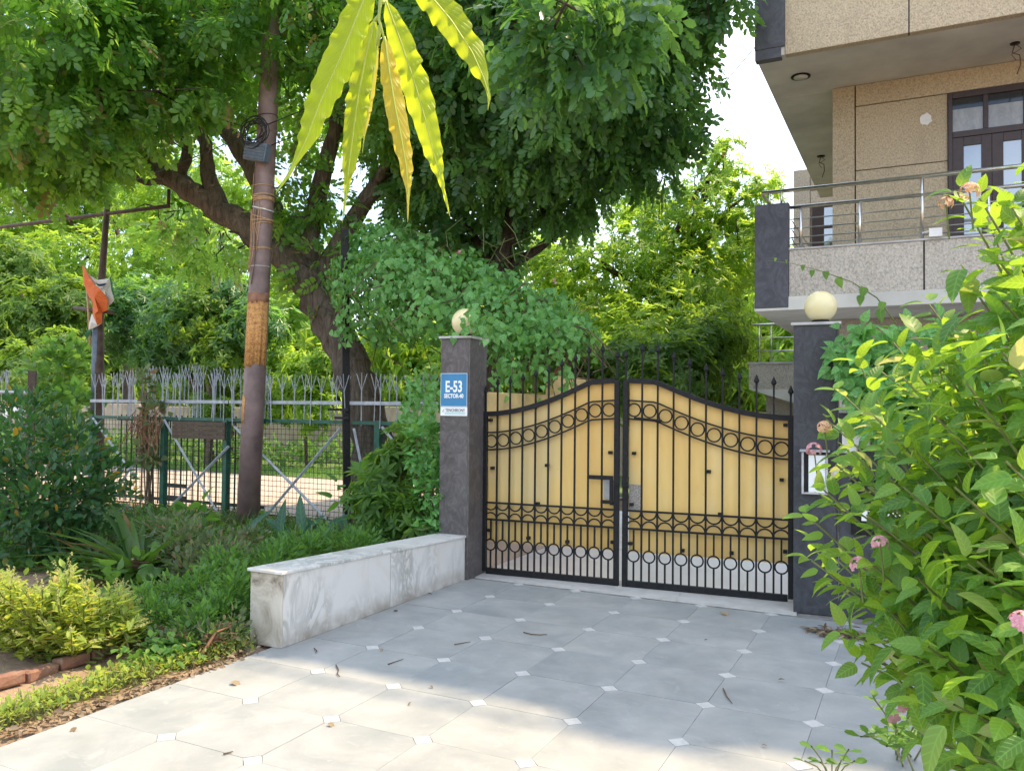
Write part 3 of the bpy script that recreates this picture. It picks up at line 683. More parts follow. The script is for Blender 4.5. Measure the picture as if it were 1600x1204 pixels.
# balcony doors
dr = hp('door_frame', M['wood'], [(.37, .425, 12.455, 12.52, 3.2, 6.06), (.425, 2.95, 12.455, 12.52, 5.975, 6.06), (.785, .845, 12.462, 12.52, 5.522, 5.974), (1.245, 1.305, 12.462, 12.52, 5.522, 5.974), (1.71, 1.77, 12.462, 12.52, 5.522, 5.974), (.426, 2.95, 12.456, 12.52, 5.44, 5.521), (2.90, 2.95, 12.462, 12.52, 3.2, 5.439)], .003)
DO = Vector((0, 0, 0))
for k in range(5):
    x0 = .426+k*.460; a, b = .13, .335
    dlf = hp('door_leaf', M['wood'], [(x0, x0+a, 12.47, 12.51, 3.2, 5.438), (x0+b, x0+.457, 12.47, 12.51, 3.2, 5.438), (x0+a+.001, x0+b-.001, 12.47, 12.51, 5.32, 5.437), (x0+a+.001, x0+b-.001, 12.47, 12.51, 3.2, 3.45)], .002)
    hp('pane', M['glass'], [(x0+a-.005, x0+b+.005, 12.488, 12.492, 3.44, 5.33)], parent=dlf)
for x0, x1 in ((.40, .79), (.835, 1.25), (1.295, 1.72), (1.765, 2.2)):
    fl_ = hp('fanlight', M['dglass'], [(x0, x1, 12.488, 12.492, 5.51, 5.98)]); hp('lower_film', M['frost'], [(x0+.008, x1-.008, 12.484, 12.487, 5.52, 5.83)], parent=fl_)
# first floor balcony
hp('balcony_slab', M['soffit'], [(-1.93, HX, 10.985, 12.55, 3.025, 3.2), (-1.93, -1.1, 12.551, 18.6, 3.025, 3.2)], .006)
for x0, x1 in ((-1.497, .055), (.075, 1.9), (1.92, 4.5), (4.52, HX)): hp('parapet_panel', M['grit2'], [(x0, x1, 11.0, 11.11, 3.201, 3.80)], .004)
hp('parapet_joint', M['groove'], [(.054, .076, 11.01, 11.1, 3.2, 3.79)])
hp('corner_slab', M['slate_h'], [(-1.925, -1.5, 10.975, 11.115, 3.06, 4.425)], .004)
hp('parapet_coping', M['capstone'], [(-1.498, HX, 10.985, 11.125, 3.801, 3.825)], .003)
hp('side_parapet', M['grit2'], [(-1.92, -1.80, 11.12, 18.5, 3.201, 3.74)])
# upper floors: balcony boxes, soffits
for z in (6.38, 9.73, 13.08):
    hp('balcony_slab', M['soffit'], [(-1.92, HX, 11.02, 12.56, z, z+.17), (-1.92, -1.05, 12.561, 18.9, z, z+.17)], .006)
    for x0, x1 in ((-1.55, -.10), (-.085, 2.2), (2.215, HX)): hp('parapet_panel', M['grit'], [(x0, x1, 11.0, 11.12, z-.005, z+1.02)], .005)
    hp('parapet_joint', M['groove'], [(-.101, -.084, 11.012, 11.1, z, z+1.0)])
    hp('corner_slab', M['slate_h'], [(-1.935, -1.552, 10.985, 11.13, z-.02+(.13 if z < 7 else 0), z+1.7)], .004)
    if z < 7: hp('corner_base', M['slate_h'], [(-1.93, -1.60, 10.99, 11.12, z-.03, z+.108)], .004)
    hp('side_parapet', M['grit'], [(-1.92, -1.80, 11.131, 18.9, z+.171, z+1.0)])
    if z > 7:
        for wx0 in (0., 3., 6.): f = hp('window', M['wood'], [(wx0, wx0+1.6, 12.5, 12.556, z+.4, z+2.5)]); hp('pane', M['glass'], [(wx0+.1, wx0+.75, 12.49, 12.4995, z+.5, z+2.4), (wx0+.85, wx0+1.5, 12.49, 12.4995, z+.5, z+2.4)], parent=f)
hp('roof_slab', M['soffit'], [(-1.92, HX, 11.02, 19, 16.40, 16.52)]); hp('roof_parapet', M['grit'], [(-1.92, HX, 11.0, 11.019, 16.38, 16.60), (-1.92, HX, 11.0195, 11.12, 16.521, 16.60), (-1.92, -1.8, 11.121, 19, 16.521, 16.60)])
# shadow casters added above the roof parapet, out of view
def hm(name, mat, fn, smooth=True):
    m = MB(); fn(m); m.v = [tuple(Vector(p)-HL) for p in m.v]; return m.build(name, mat, hs, smooth)
def shadow_rail_tubes(m):
    m.tube([(-1.85, 11.06, 17.28), (HX, 11.06, 17.28)], .035, 8)
    for k in range(8): m.tube([(-1.85+k*1.5, 11.06, 16.6), (-1.85+k*1.5, 11.06, 17.28)], .02, 6)
hm('shadow_rail', M['steel'], shadow_rail_tubes)  # unseen rail, added to throw a thin soft shadow streak across the paving
def tank(m): m.lathe([(.02, 2.0), (.25, 1.98), (.3, 1.85), (.62, 1.75), (.66, 1.2), (.62, 1.15), (.66, .6), (.62, .55), (.66, .1), (.64, 0)][::-1], (7.4, 12.0, 16.53), 18)  # unseen tank, added to throw the rounded shadow on the sunlit slabs
wt = MB(); tank(wt); wt.v = [tuple(Vector(p)-Vector((7.4, 12.0, 16.53))) for p in wt.v]
tag(wt.build('shadow_tank', M['black'], None, True, loc=(7.4, 12.0, 16.53)), 'black ribbed tank added on the unseen roof to cast a shadow on the drive', 'water tank')
# railing
hm('handrail', M['steel'], lambda m: (m.tube([(-1.84, 11.06, 4.60), (HX, 11.06, 4.60)], .026, 10), m.tube([(-1.84, 11.06, 4.58), (-1.84, 11.6, 4.58)], .02, 8)))
hm('mid_rail', M['steel'], lambda m: m.tube([(-1.49, 11.06, 4.372), (HX, 11.06, 4.372)], .024, 10))
for z in (4.215, 4.095, 3.975, 3.885): hm('rail_wire', M['steel'], lambda m: m.tube([(-1.49, 11.06, z), (HX, 11.06, z)], .0085, 6))
for x, t in ((-1.36, 4.36), (-.655, 4.36), (.047, 4.59), (.75, 4.36), (1.45, 4.59), (2.15, 4.36), (2.85, 4.59)): hm('rail_post', M['steel'], lambda m: m.tube([(x, 11.06, 3.825), (x, 11.06, t)], .019, 8))
for x in (-1.75, -1.60): hm('rail_post', M['steel'], lambda m: m.tube([(x, 11.05, 4.425), (x, 11.05, 4.59)], .015, 8))
for z in (4.2, 4.08, 3.96): hm('rail_wire', M['steel'], lambda m: m.tube([(-1.47, 11.12, z), (-1.47, 17.5, z)], .009, 6))
for y in (12.3, 13.5, 14.7, 16): hm('rail_post', M['steel'], lambda m: m.tube([(-1.86, y, 3.74), (-1.86, y, 4.4)], .018, 6))
# soffit fittings
dl = hm('downlight', M['black'], lambda m: m.lathe([(.13, -.012), (.13, .0), (.11, .0)], (-1.455, 11.83, 6.378), 24))
hm('downlight_lens', M['soffit'], lambda m: m.lathe([(.095, -.02), (.095, -.0125)], (-1.455, 11.83, 6.378), 20))
for x, y, s in ((-1.585, 15.75, 1.), (1.10, 11.89, .8)):
    hm('ceiling_hook_box', M['black'], lambda m: m.lathe([(.07*s, -.012), (.07*s, .0)], (x, y, 6.379), 16))
    hm('bare_wire', M['twig'], lambda m: (m.tube([(x, y, 6.37), (x-.03, y, 6.26), (x+.05, y, 6.22), (x+.06, y, 6.1), (x+.02, y, 5.98)], .008, 5), m.tube([(x, y, 6.37), (x+.07, y, 6.30), (x-.04, y, 6.24), (x+.01, y, 6.16)], .006, 5)))
hm('floodlight', M['whitep'], lambda m: (m.bb(.12, .26, 10.93, 10.984, 3.83, 3.93), m.tube([(.05, 11.05, 3.9), (.12, 10.96, 3.9)], .012, 6)), False)
hm('wall_stain_pipe', M['rustmetal'], lambda m: m.tube([(-1.12, 12.45, 3.2), (-1.12, 12.45, 4.15)], .02, 6))
# ground floor front
hp('ground_floor_wall', M['grit2'], [(-1.0, HX, 12.40, 12.559, 0, 3.02)])

# rear wing with window, and the neighbour's planted balcony
rb = thing('rear_wing', 'pale plastered rear wing with a dark window seen under the balcony soffit', 'building', (-2.6, 20.4, 0))
def rp_(name, mat, boxes, bev=0):
    m = MB()
    for b in boxes: m.bb(*b)
    m.v = [tuple(Vector(p)-Vector((-2.6, 20.4, 0))) for p in m.v]; return m.build(name, mat, rb, False, bev)
rp_('wall', M['grit2'], [(-2.66, 5, 20.45, 22.2, 0, 7.45)])
for b in ((-2.67, -2.30, 3.3, 7.47), (-2.285, -.5, 6.95, 7.47), (-2.285, -.5, 6.58, 6.935), (-2.285, 1, 3.3, 5.3)): rp_('wall_panel', M['grit2'], [(b[0], b[1], 20.40, 20.449, b[2], b[3])], .004)
wn_ = rp_('window', M['wood'], [(-2.25, -1.3, 20.38, 20.449, 5.31, 6.57)]); pn_ = rp_('pane', M['glass'], [(-1.98, -1.70, 20.37, 20.379, 5.4, 6.0), (-1.62, -1.38, 20.37, 20.379, 5.4, 6.5), (-1.98, -1.70, 20.37, 20.379, 6.06, 6.5)])
pn_.parent = wn_
nb = thing('stair_landing', 'low beige landing with thin steel rails and potted greenery behind the gate', 'balcony', (-2.9, 16, 0))
def np_(name, mat, fn, smooth=False):
    m = MB(); fn(m); m.v = [tuple(Vector(p)-Vector((-2.9, 16, 0))) for p in m.v]; return m.build(name, mat, nb, smooth)
np_('parapet', M['grit2'], lambda m: m.bb(-2.91, -1.1, 16.0, 16.12, 2.12, 2.60)); np_('coping', M['capstone'], lambda m: m.bb(-2.93, -1.1, 15.98, 16.14, 2.601, 2.635))
np_('soffit', M['soffit'], lambda m: m.add([(-2.91, 16.0, 2.119), (-1.1, 16.0, 2.119), (-1.1, 16.0, 1.75), (-1.9, 16.0, 1.80), (-2.91, 18.5, 2.119), (-1.1, 18.5, 2.119), (-1.1, 18.5, 1.75), (-1.9, 18.5, 1.80)], [(0, 1, 2, 3), (7, 6, 5, 4), (0, 4, 5, 1), (3, 2, 6, 7), (0, 3, 7, 4), (1, 5, 6, 2)]))
np_('handrail', M['steel'], lambda m: m.tube([(-2.85, 16.05, 3.36), (-1.1, 16.05, 3.36)], .022, 8), True)
for z in (3.1, 2.85): np_('rail_wire', M['steel'], lambda m: m.tube([(-2.8, 16.05, z), (-1.1, 16.05, z)], .012, 6), True)
for x in (-2.72, -2.5, -2.0, -1.5): np_('rail_post', M['steel'], lambda m: m.tube([(x, 16.05, 2.63), (x, 16.05, 3.34)], .016, 6), True)
np_('stair_flight', M['grit2'], lambda m: [m.bb(-2.75+.0, -1.1, 17.0+.28*k, 17.28+.28*k, .0, .17*(12-k)) for k in range(11)])
# ================================================================== UTILITY POLE
PB = Vector((-8.80, 9.0, -.05)); PT = Vector((-8.47, 9.0, 7.9))
def pole_pt(z): t = (z+.05)/(7.95); return PB.lerp(PT, t)
def pole_r(z): return .162 - .0035*z
up_ = thing('utility_pole', 'leaning brown iron pole with a peeling orange band standing in the planting bed', 'pole', PB)
def polep(name, mat, fn, smooth=True, parent=up_):
    m = MB(); fn(m); m.v = [tuple(Vector(p)-PB) for p in m.v]; return m.build(name, mat, parent, smooth)
polep('shaft', M['brown_metal'], lambda m: m.tube([pole_pt(z) for z in (-.05, 2, 4, 6, 7.9)], [pole_r(z) for z in (-.05, 2, 4, 6, 7.9)], 22))
polep('collar', M['brown_metal'], lambda m: m.tube([pole_pt(5.72), pole_pt(5.75)], pole_r(5.7)+.004, 22))
# wrapped poster band with ragged ends, and torn scraps
def wrap(m, z0, z1, a0, a1, off, jag=.0, n=18, seed=1):
    r = random.Random(seed); vs = []
    for i in range(n+1):
        a = a0+(a1-a0)*i/n
        for z in (z0+r.uniform(-jag, jag), z1+r.uniform(-jag, jag)*.4):
            c = pole_pt(z); R = pole_r(z)+off; vs += [c+Vector((math.cos(a)*R, math.sin(a)*R, 0)), c+Vector((math.cos(a)*(R-.003), math.sin(a)*(R-.003), 0))]
    fs = []
    for i in range(n): b = i*4; fs += [(b, b+4, b+6, b+2), (b+1, b+3, b+7, b+5), (b, b+1, b+5, b+4), (b+2, b+6, b+7, b+3)]
    m.add(vs, fs)
polep('poster_band', M['rust'], lambda m: wrap(m, 2.30, 3.22, R_(-200), R_(20), .004, .05, 26, 2))
polep('poster_top', simple('faded_band', (.30, .15, .09), .8, .25, 9), lambda m: wrap(m, 3.20, 3.36, R_(-200), R_(20), .0035, .02, 26, 3))
polep('yellow_strip', M['yellowstrip'], lambda m: wrap(m, 1.66, 2.28, R_(-192), R_(-150), .004, .02, 6, 5))
polep('torn_poster', M['rust'], lambda m: wrap(m, 1.50, 1.86, R_(-165), R_(-95), .0045, .06, 8, 8))
polep('paper_scrap', M['signwhite'], lambda m: wrap(m, 1.52, 1.72, R_(-190), R_(-168), .005, .03, 4, 9))
# straps and hanging binding
def ring_at(m, z, r, tilt=0., n=26, th=.006, dz=0):
    c = pole_pt(z); R = pole_r(z)+th*.6
    m.loop([c + Vector((math.cos(a)*R, math.sin(a)*R, tilt*math.cos(a)+dz*math.sin(a))) for a in [2*math.pi*k/n for k in range(n)]], th, 5)
for z, ti, th, mt in ((4.93, .0, .008, 'strap'), (4.79, .01, .012, 'strap'), (4.765, -.01, .012, 'strap'), (4.735, .0, .014, 'strap'), (4.71, .012, .01, 'strap'), (4.60, -.04, .012, 'strapw'), (4.48, -.05, .01, 'strap'), (4.42, .0, .012, 'strap'), (4.36, .03, .009, 'strap'), (4.02, .0, .008, 'strap'), (3.99, .02, .008, 'strap'), (3.75, .0, .006, 'strapw'), (5.95, .02, .006, 'cable')):
    polep('strap', M[mt], lambda m: ring_at(m, z, 0, ti, th=th))
r1 = random.Random(4)
for k in range(12):
    a = R_(-180+k*11); z0 = r1.uniform(4.3, 5.2); L = r1.uniform(.5, 1.1); pts = []
    for i in range(5):
        z = z0-L*i/4; c = pole_pt(z); R = pole_r(z)+.010+ (.02*r1.random() if i > 2 else 0); aa = a+r1.uniform(-.06, .06)*i; pts.append(c+Vector((math.cos(aa)*R, math.sin(aa)*R, 0)))
    polep('binding_cord', M['strap' if k % 3 else 'twig'], lambda m: m.tube(pts, .006, 5))
cb = thing('cable_coil', 'coil of black cable hung on the brown pole', 'cable coil', pole_pt(5.68)+Vector((0, -.17, 0)))
for k in range(9):
    m = MB(); rr_ = r1.uniform(.17, .25); cx, cz = r1.uniform(-.06, .06), r1.uniform(-.06, .05)
    m.loop([Vector((cx+rr_*math.cos(a)*1.02, -.03-.012*k+.02*math.sin(a*2+k), cz+rr_*math.sin(a)*.85)) for a in [2*math.pi*j/28 for j in range(28)]], .008, 5); m.build('cable_loop', M['cable'], cb, True)
jb = thing('junction_box', 'tilted grey-blue slatted box tied to the brown pole below the coil', 'junction box', pole_pt(5.38)+Vector((.03, -.20, 0)))
jr = Matrix.Rotation(R_(14), 3, 'Y')
m = MB(); m.box((0, 0, 0), (.42, .12, .26), jr); m.build('body', M['bluebox'], jb, bevel=.012)
for k in range(5): m = MB(); m.box(jr @ Vector((0, -.065, -.09+.045*k)), (.39, .012, .022), jr); m.build('rib', M['bluebox'], jb)

# overhead cables
def cable(name, a, b, sag, label, r=.008):
    a, b = Vector(a), Vector(b); m = MB(); pts = [a.lerp(b, t/16) - Vector((0, 0, sag*4*(t/16)*(1-t/16))) for t in range(17)]
    pts = [p-a for p in pts]; m.tube(pts, r, 5); return tag(m.build(name, M['cable'], None, True, loc=a), label, 'cable')
p57 = pole_pt(5.75)
cable('overhead_cable', p57+Vector((-.1, -.1, 0)), P(-60, 345, 10.5), .25, 'thin black cable running left from the coil on the brown pole')
cable('overhead_cable', p57+Vector((.1, -.1, .05)), P(905, -30, 8.6), .05, 'thin black cable rising right from the brown pole behind the hanging leaves')
cable('overhead_cable', p57+Vector((.1, -.05, -.25)), P(1010, -60, 10.5), .1, 'lower thin cable rising right from the brown pole towards the tree top')
cable('overhead_cable', P(985, 285, 16), P(1300, -75, 14), .15, 'thin dark cable crossing the pale sky between tree and house')
cable('overhead_cable', P(-40, 362, 9.75), P(270, 318, 9.75), .02, 'thin cable strung along the cross arm of the flag post')

# ================================================================== FENCE
FYY = 9.15
fc = thing('mesh_fence', 'green framed wire mesh fence topped with white forked pickets beside the park path', 'fence', (-9, FYY, 0))
FO = Vector((-9, FYY, 0))
def fp(name, mat, fn, smooth=False, bev=0):
    m = MB(); fn(m); m.v = [tuple(Vector(p)-FO) for p in m.v]; return m.build(name, mat, fc, smooth, bev)
for a, b in ((-12.48, -10.79), (-10.70, -7.16), (-7.02, -5.45)): fp('top_rail', M['fencegreen'], lambda m: m.bb(a, b, FYY-.025, FYY+.02, 1.475, 1.525), bev=.003)
for a, b in ((-12.5, -9.35), (-9.33, -5.5)): fp('picket_rail', M['fencewhite'], lambda m: m.bb(a, b, FYY-.035, FYY-.022, 1.745, 1.795), bev=.003)
for x, w, h in ((-12.46, .09, 1.53), (-10.745, .085, 1.53), (-9.40, .075, 1.5), (-6.60, .09, 1.53)): fp('post', M['fencegreen'], lambda m: m.bb(x-w/2, x+w/2, FYY-.04, FYY+.05, -.04, h-.004*0+.001), bev=.004)
fp('bottom_rail', M['fencegreen'], lambda m: m.bb(-12.4, -5.5, FYY-.02, FYY+.01, .03, .06))
fp('low_kerb', M['concrete'], lambda m: m.bb(-12.6, -5.3, FYY-.06, FYY+.10, -.05, .028))
bars = [((-12.4, 1.48), (-11.35, .55)), ((-10.95, 1.2), (-11.75, .35)), ((-10.70, 1.48), (-9.45, .02)), ((-9.3, 1.1), (-10.65, -.0)), ((-9.2, 1.40), (-7.3, .05)), ((-7.2, 1.42), (-8.6, .05)), ((-6.98, 1.42), (-6.6, .02)), ((-6.5, 1.45), (-5.8, .75))]
for k, (a, b) in enumerate(bars): fp('brace', M['fencewhite'], lambda m: m.rod((a[0], FYY-.045-.012*(k % 2), a[1]), (b[0], FYY-.045-.012*(k % 2), b[1]), .032))
def picket_mesh(h0, h1, mat):
    m = MB(); m.rod((0, 0, h0), (0, 0, h1-.22), .013)
    for s in (-1, 0, 1): m.tube([(0, 0, h1-.24), (s*.012, 0, h1-.20), (s*.072, 0, h1-.04), (s*.088, 0, h1-(.0 if s else -.02))], .0062, 4)
    return m.mesh('picket', mat)
pk = picket_mesh(1.50, 2.22, M['fencewhite'])
x = -12.36; r2 = random.Random(9)
while x < -5.5:
    inst('picket', pk, fc, (x-FO.x, .0, r2.uniform(-.03, .02)+(0 if x < -9.4 else -.06)), (r2.uniform(-.04, .04), r2.uniform(-.05, .05), r2.uniform(-.2, .2))); x += .115 if x < -9.4 else .155
# second row of pickets: an old gate just behind
og = thing('picket_gate', 'old dark barred gate with forked white tops just behind the mesh fence', 'gate', (-10.9, 9.75, 0))
pk2 = picket_mesh(1.5, 2.36, M['fencewhite']); lowp = MB(); lowp.rod((0, 0, 0), (0, 0, 1.5), .022); lowp = lowp.mesh('bar', M['meshwire'])
for k in range(25):
    xx = -1.62+.135*k; dzz = -.05+.06*math.exp(-((k-7)/3)**2)+.08*math.exp(-((k-13)/2.5)**2)
    inst('picket', pk2, og, (xx, 0, dzz+r2.uniform(-.02, .02)), (0, r2.uniform(-.05, .05), 0)); inst('bar', lowp, og, (xx, 0, .04))
m = MB(); m.bb(-1.7, 1.72, -.03, -.015, 1.44, 1.49); m.build('rail', M['meshwire'], og); m = MB(); m.bb(-1.7, 1.72, -.03, -.015, .10, .15); m.build('rail', M['meshwire'], og)
m = MB(); m.bb(-.62, .0, -.022, -.012, .33, .40); m.bb(-.62, 0, -.022, -.012, .14, .20); m.build('name_plate', M['meshwire'], og)
def wires(m):
    x = -12.35
    while x < -5.5: m.rod((x, FYY, .05), (x, FYY, 1.48), .0055); x += .076
    z = .09
    while z < 1.48: m.rod((-12.4, FYY+.006, z), (-5.5, FYY+.006, z), .0055); z += .076
w = fp('wire_mesh', M['meshwire'], wires); w['kind'] = 'stuff'
bd = thing('hanging_board', 'weathered brown board hung in the fence below its green rail', 'board', (-9.92, FYY-.07, 1.20))
for k in range(4): m = MB(); m.bb(-.56, .56, -.012, .012, .002+.066*k, .064+.066*k); m.build('plank', M['board'], bd, bevel=.003)
bp = thing('black_post', 'tall thin black post rising beside the slanting tree trunk', 'post', (-7.08, 9.12, -.05))
m = MB(); m.rod((0, 0, 0), (-.12, 0, 4.25), .10); m.build('shaft', M['black'], bp, bevel=.004)
for z, L in ((1.66, .26), (1.545, .14)): m = MB(); m.bb(-L-.05, .05, -.075, -.052, z+.05, z+.085); m.build('arm', M['black'], bp)

# flag post
fpst = thing('flag_post', 'thin leaning rusty post with a long cross arm behind the fence', 'post', (-12.98, 9.7, -.05))
def fq(name, mat, pts, r, n=8): m = MB(); m.tube([Vector(p)-Vector((-12.98, 9.7, -.05)) for p in pts], r, n); return m.build(name, mat, fpst, True)
fq('shaft', M['rustmetal'], [(-12.98, 9.7, -.05), P(155, 500, 9.7), P(160, 420, 9.7), P(167, 330, 9.7), P(178, 210, 9.7)], [.085, .08, .06, .05, .04])
fq('lower_sleeve', M['bluebox'], [P(150, 640, 9.69), P(153, 510, 9.69)], .09)
fq('cross_arm', M['rustmetal'], [P(-60, 362, 9.7), P(0, 355, 9.7), P(165, 334, 9.7), P(264, 322, 9.7)], .035)
fq('arm_end', M['rustmetal'], [P(263, 323, 9.7), P(264, 296, 9.7)], .03)
fq('stay', M['rustmetal'], [P(60, 293, 9.7), P(108, 341, 9.7)], .035)
fq('short_arm', M['rustmetal'], [P(116, 481, 9.62), P(176, 488, 9.62)], .035)
fq('side_rod', M['strap'], [P(136, 440, 9.58), P(141, 540, 9.6)], .022)
# tricolour flag drooping over the short arm
fg = MB(); FLO = P(150, 480, 9.5); dpt = random.Random(2)
def fpoly(pts, mi, y0):
    fg.mi = mi; f = [P(100+a/7.525, 400+b/7.525, y0+dz)-FLO for a, b, dz in pts]; n = len(f); b_ = [p+Vector((.004, .012, 0)) for p in f]
    c = sum(f, Vector())/n; cb_ = c+Vector((.004, .012, 0))
    fg.add(f+b_+[c+Vector((0, -.05, 0)), cb_], [(i, (i+1) % n, 2*n) for i in range(n)] + [(n+(i+1) % n, n+i, 2*n+1) for i in range(n)] + [(i, n+i, n+(i+1) % n, (i+1) % n) for i in range(n)])
fpoly([(215, 105, .1), (250, 160, .05), (300, 260, .0), (350, 330, -.08), (300, 380, -.02), (250, 370, .05), (232, 330, .08)], 0, 9.5)
fpoly([(250, 370, .05), (300, 380, -.02), (350, 330, -.08), (420, 390, -.1), (480, 460, -.05), (512, 520, .0), (510, 635, .03), (440, 662, .0), (400, 640, -.1), (335, 540, -.02), (280, 450, .03)], 0, 9.5)
fpoly([(335, 540, -.02), (400, 640, -.1), (440, 662, .0), (440, 785, .02), (390, 810, -.05), (340, 700, .0)], 0, 9.51)
fpoly([(350, 330, -.08), (400, 350, -.02), (480, 325, .02), (530, 290, .04), (520, 420, .05), (505, 510, .03), (480, 460, -.04), (420, 390, -.09)], 1, 9.515)
fpoly([(285, 215, .05), (330, 285, .02), (380, 310, .0), (450, 300, .02), (530, 262, .05), (500, 310, .02), (430, 335, .0), (360, 325, -.02), (310, 280, .02)], 1, 9.53)
fpoly([(375, 318, -.1), (430, 336, -.1), (490, 318, -.08), (470, 345, -.09), (420, 356, -.1), (390, 345, -.1)], 3, 9.51)
fpoly([(530, 270, .05), (550, 400, .05), (582, 510, .06), (560, 545, .06), (515, 590, .05), (512, 480, .03), (525, 370, .04)], 1, 9.53)
fpoly([(545, 245, .08), (560, 330, .08), (580, 450, .09), (560, 440, .07), (540, 350, .07), (528, 280, .07)], 2, 9.53)
fpoly([(340, 690, .0), (390, 810, -.05), (440, 785, .02), (400, 815, .0), (290, 870, .03), (295, 790, .03), (325, 680, .02)], 1, 9.52)
fpoly([(295, 850, .03), (310, 875, .03), (300, 915, .03), (262, 975, .04), (270, 930, .04)], 2, 9.53)
tag(fg.build('flag', [M['orange'], M['clothw'], M['clothg'], M['navy']], None, False, loc=FLO), 'limp saffron white and green flag draped on the thin post', 'flag')

# far left picket fence with a number board
lf = thing('picket_fence', 'short run of white forked pickets with a rusty post at the far left', 'fence', (-15.2, 9.2, 0))
pk3 = picket_mesh(.05, 2.30, M['fencewhite'])
for k in range(9): inst('picket', pk3, lf, (-.55+.115*k, 0, r2.uniform(-.03, .03)), (0, r2.uniform(-.04, .04), 0))
m = MB(); m.rod((-1.5, -.02, 1.93), (1.10, -.02, 1.90), .05); m.build('rail', M['fencewhite'], lf)
m = MB(); m.rod((1.0, .0, 0), (1.02, .0, 2.30), .12); m.build('post', M['rustmetal'], lf)
nbd = thing('number_board', 'small white board with a black 8 fixed by the far left fence post', 'sign', (-14.48, 9.12, 1.44))
m = MB(); m.bb(-.38, .28, -.01, .01, 0, .23); m.build('board', M['signwhite'], nbd, bevel=.003)
text_mesh('number_text', '8', .2, M['black'], nbd, (.20, -.012, .115), RX, .006, .9)

# ================================================================== BACKDROP WALL, HEDGE
bw = thing('park_wall', 'long sunlit pinkish plastered wall behind the hedge across the park path', 'wall', (-20, 20.2, 0))
for k in range(8): m = MB(); m.bb(-20+5*k+.01, -15+5*k-.01, 0, .25, -.05, 1.62+.04*(k % 3)); m.build('wall_section', M['pinkwall'], bw, bevel=.01)
for k, (u, v) in enumerate(((362, 700), (477, 700), (640, 700))):
    q = P(u, v, 19.6); a = thing('garden_stake', ['short rusty stake left of the pole against the pink wall', 'short rusty stake midway along the pink wall', 'short rusty stake near the pillar against the pink wall'][k], 'stake', (q.x, q.y, 0)); m = MB(); m.rod((0, 0, 0), (.05, 0, 1.25), .10); m.build('shaft', M['rustmetal'], a)

# brick edging in the planting bed
be = thing('brick_edging', 'single row of half buried red bricks edging the soil bed at lower left', 'brick edging', (-5, 3, 0))
path = [G(-260, 1130), G(0, 1068), G(40, 1056), G(90, 1038), G(140, 1023), G(175, 1013), G(235, 990), G(300, 968)]
pts = []
for a, b in zip(path[:-1], path[1:]):
    n = max(1, int((b-a).length/.01)); pts += [a.lerp(b, i/n) for i in range(n)]
bk = MB(); bk.box((0, 0, 0), (.22, .10, .075)); bkm = []
for k in range(4):
    mm = bk.mesh('brick', M['brick']); bm = bmesh.new(); bm.from_mesh(mm); bmesh.ops.bevel(bm, geom=bm.edges[:], offset=.010, segments=1, affect='EDGES')
    for v in bm.verts: v.co += Vector((r2.uniform(-.007, .007), r2.uniform(-.007, .007), r2.uniform(-.006, .006)))
    bm.to_mesh(mm); bm.free(); bkm.append(mm)
i = 0
while i < len(pts)-24:
    a, b = pts[i], pts[i+22]; c = (a+b)/2 - Vector((5, 3, 0))*-1*0 - Vector((-5, 3, 0)); an = math.atan2((b-a).y, (b-a).x)
    inst('brick', bkm[r2.randrange(4)], be, (c.x, c.y, r2.uniform(-.012, .012)), (r2.uniform(-.12, .12), r2.uniform(-.07, .07), an+r2.uniform(-.06, .06))); i += 23+r2.randrange(3)
sl_ = thing('stone_slab', 'loose grey concrete slab half hidden among the weeds by the marble wall', 'slab', G(310, 925, .05)); m = MB(); m.box((0, 0, 0), (.55, .3, .06), Matrix.Rotation(.5, 3, 'Z')); m.build('slab', M['concrete'], sl_, bevel=.01)
# ================================================================== VEGETATION
CAMP = np.array([0, 0, CAMH]); _R = np.array(CR); _U = np.array(CU); _W = np.array(CW)
def npix(p):
    d = p-CAMP; z = d@_W; return 800+CAMF*(d@_R)/z, 602-CAMF*(d@_U)/z, z
def foliage(parent, tm, mat, pos, fwd, nrm, scale, nobj=0, name='foliage', smallest=0.):
    """the leaves that show largest become parts named leaf, the rest one stuff part; coordinates are world, parent sits unrotated"""
    off = np.array(parent.location) if parent else np.zeros(3)
    pos = np.asarray(pos); scale = np.broadcast_to(np.asarray(scale, float), (len(pos),)).copy()
    keep = np.ones(len(pos), bool); tms = tm if isinstance(tm, list) else [tm]
    if nobj:
        u, v, z = npix(pos); ok = (u > -20) & (u < 1620) & (v > -20) & (v < 1224) & (z > .3)
        sc = np.where(ok, scale/np.maximum(z, .1), 0); idx = np.argsort(-sc)[:nobj]; idx = idx[sc[idx] > 0]
        mes = [tmesh('leaf', t, mat) for t in tms]
        for i in idx: leaf_obj(mes[rng.integers(len(mes))], pos[i]-off, fwd[i], nrm[i], scale[i], parent)
        keep[idx] = False
    if not keep.any(): return None
    return scatter(name, tm, pos[keep]-off, np.asarray(fwd)[keep], np.asarray(nrm)[keep], scale[keep], mat, parent)
UP = np.array([0, 0, 1.])
def wood(parent, name, mat, path, r0, r1, n=9, wob=.05, seed=0):
    pts, rs = limb([Vector(p)-Vector(parent.location) for p in path], r0, r1, n, wob, seed); m = MB(); m.tube(pts, rs, n); return m.build(name, mat, parent, True)
def blob(u, v, Y, r, sy=1., sz=1.): p = P(u, v, Y); return (p.x, p.y, p.z, r, r*sy, r*sz)

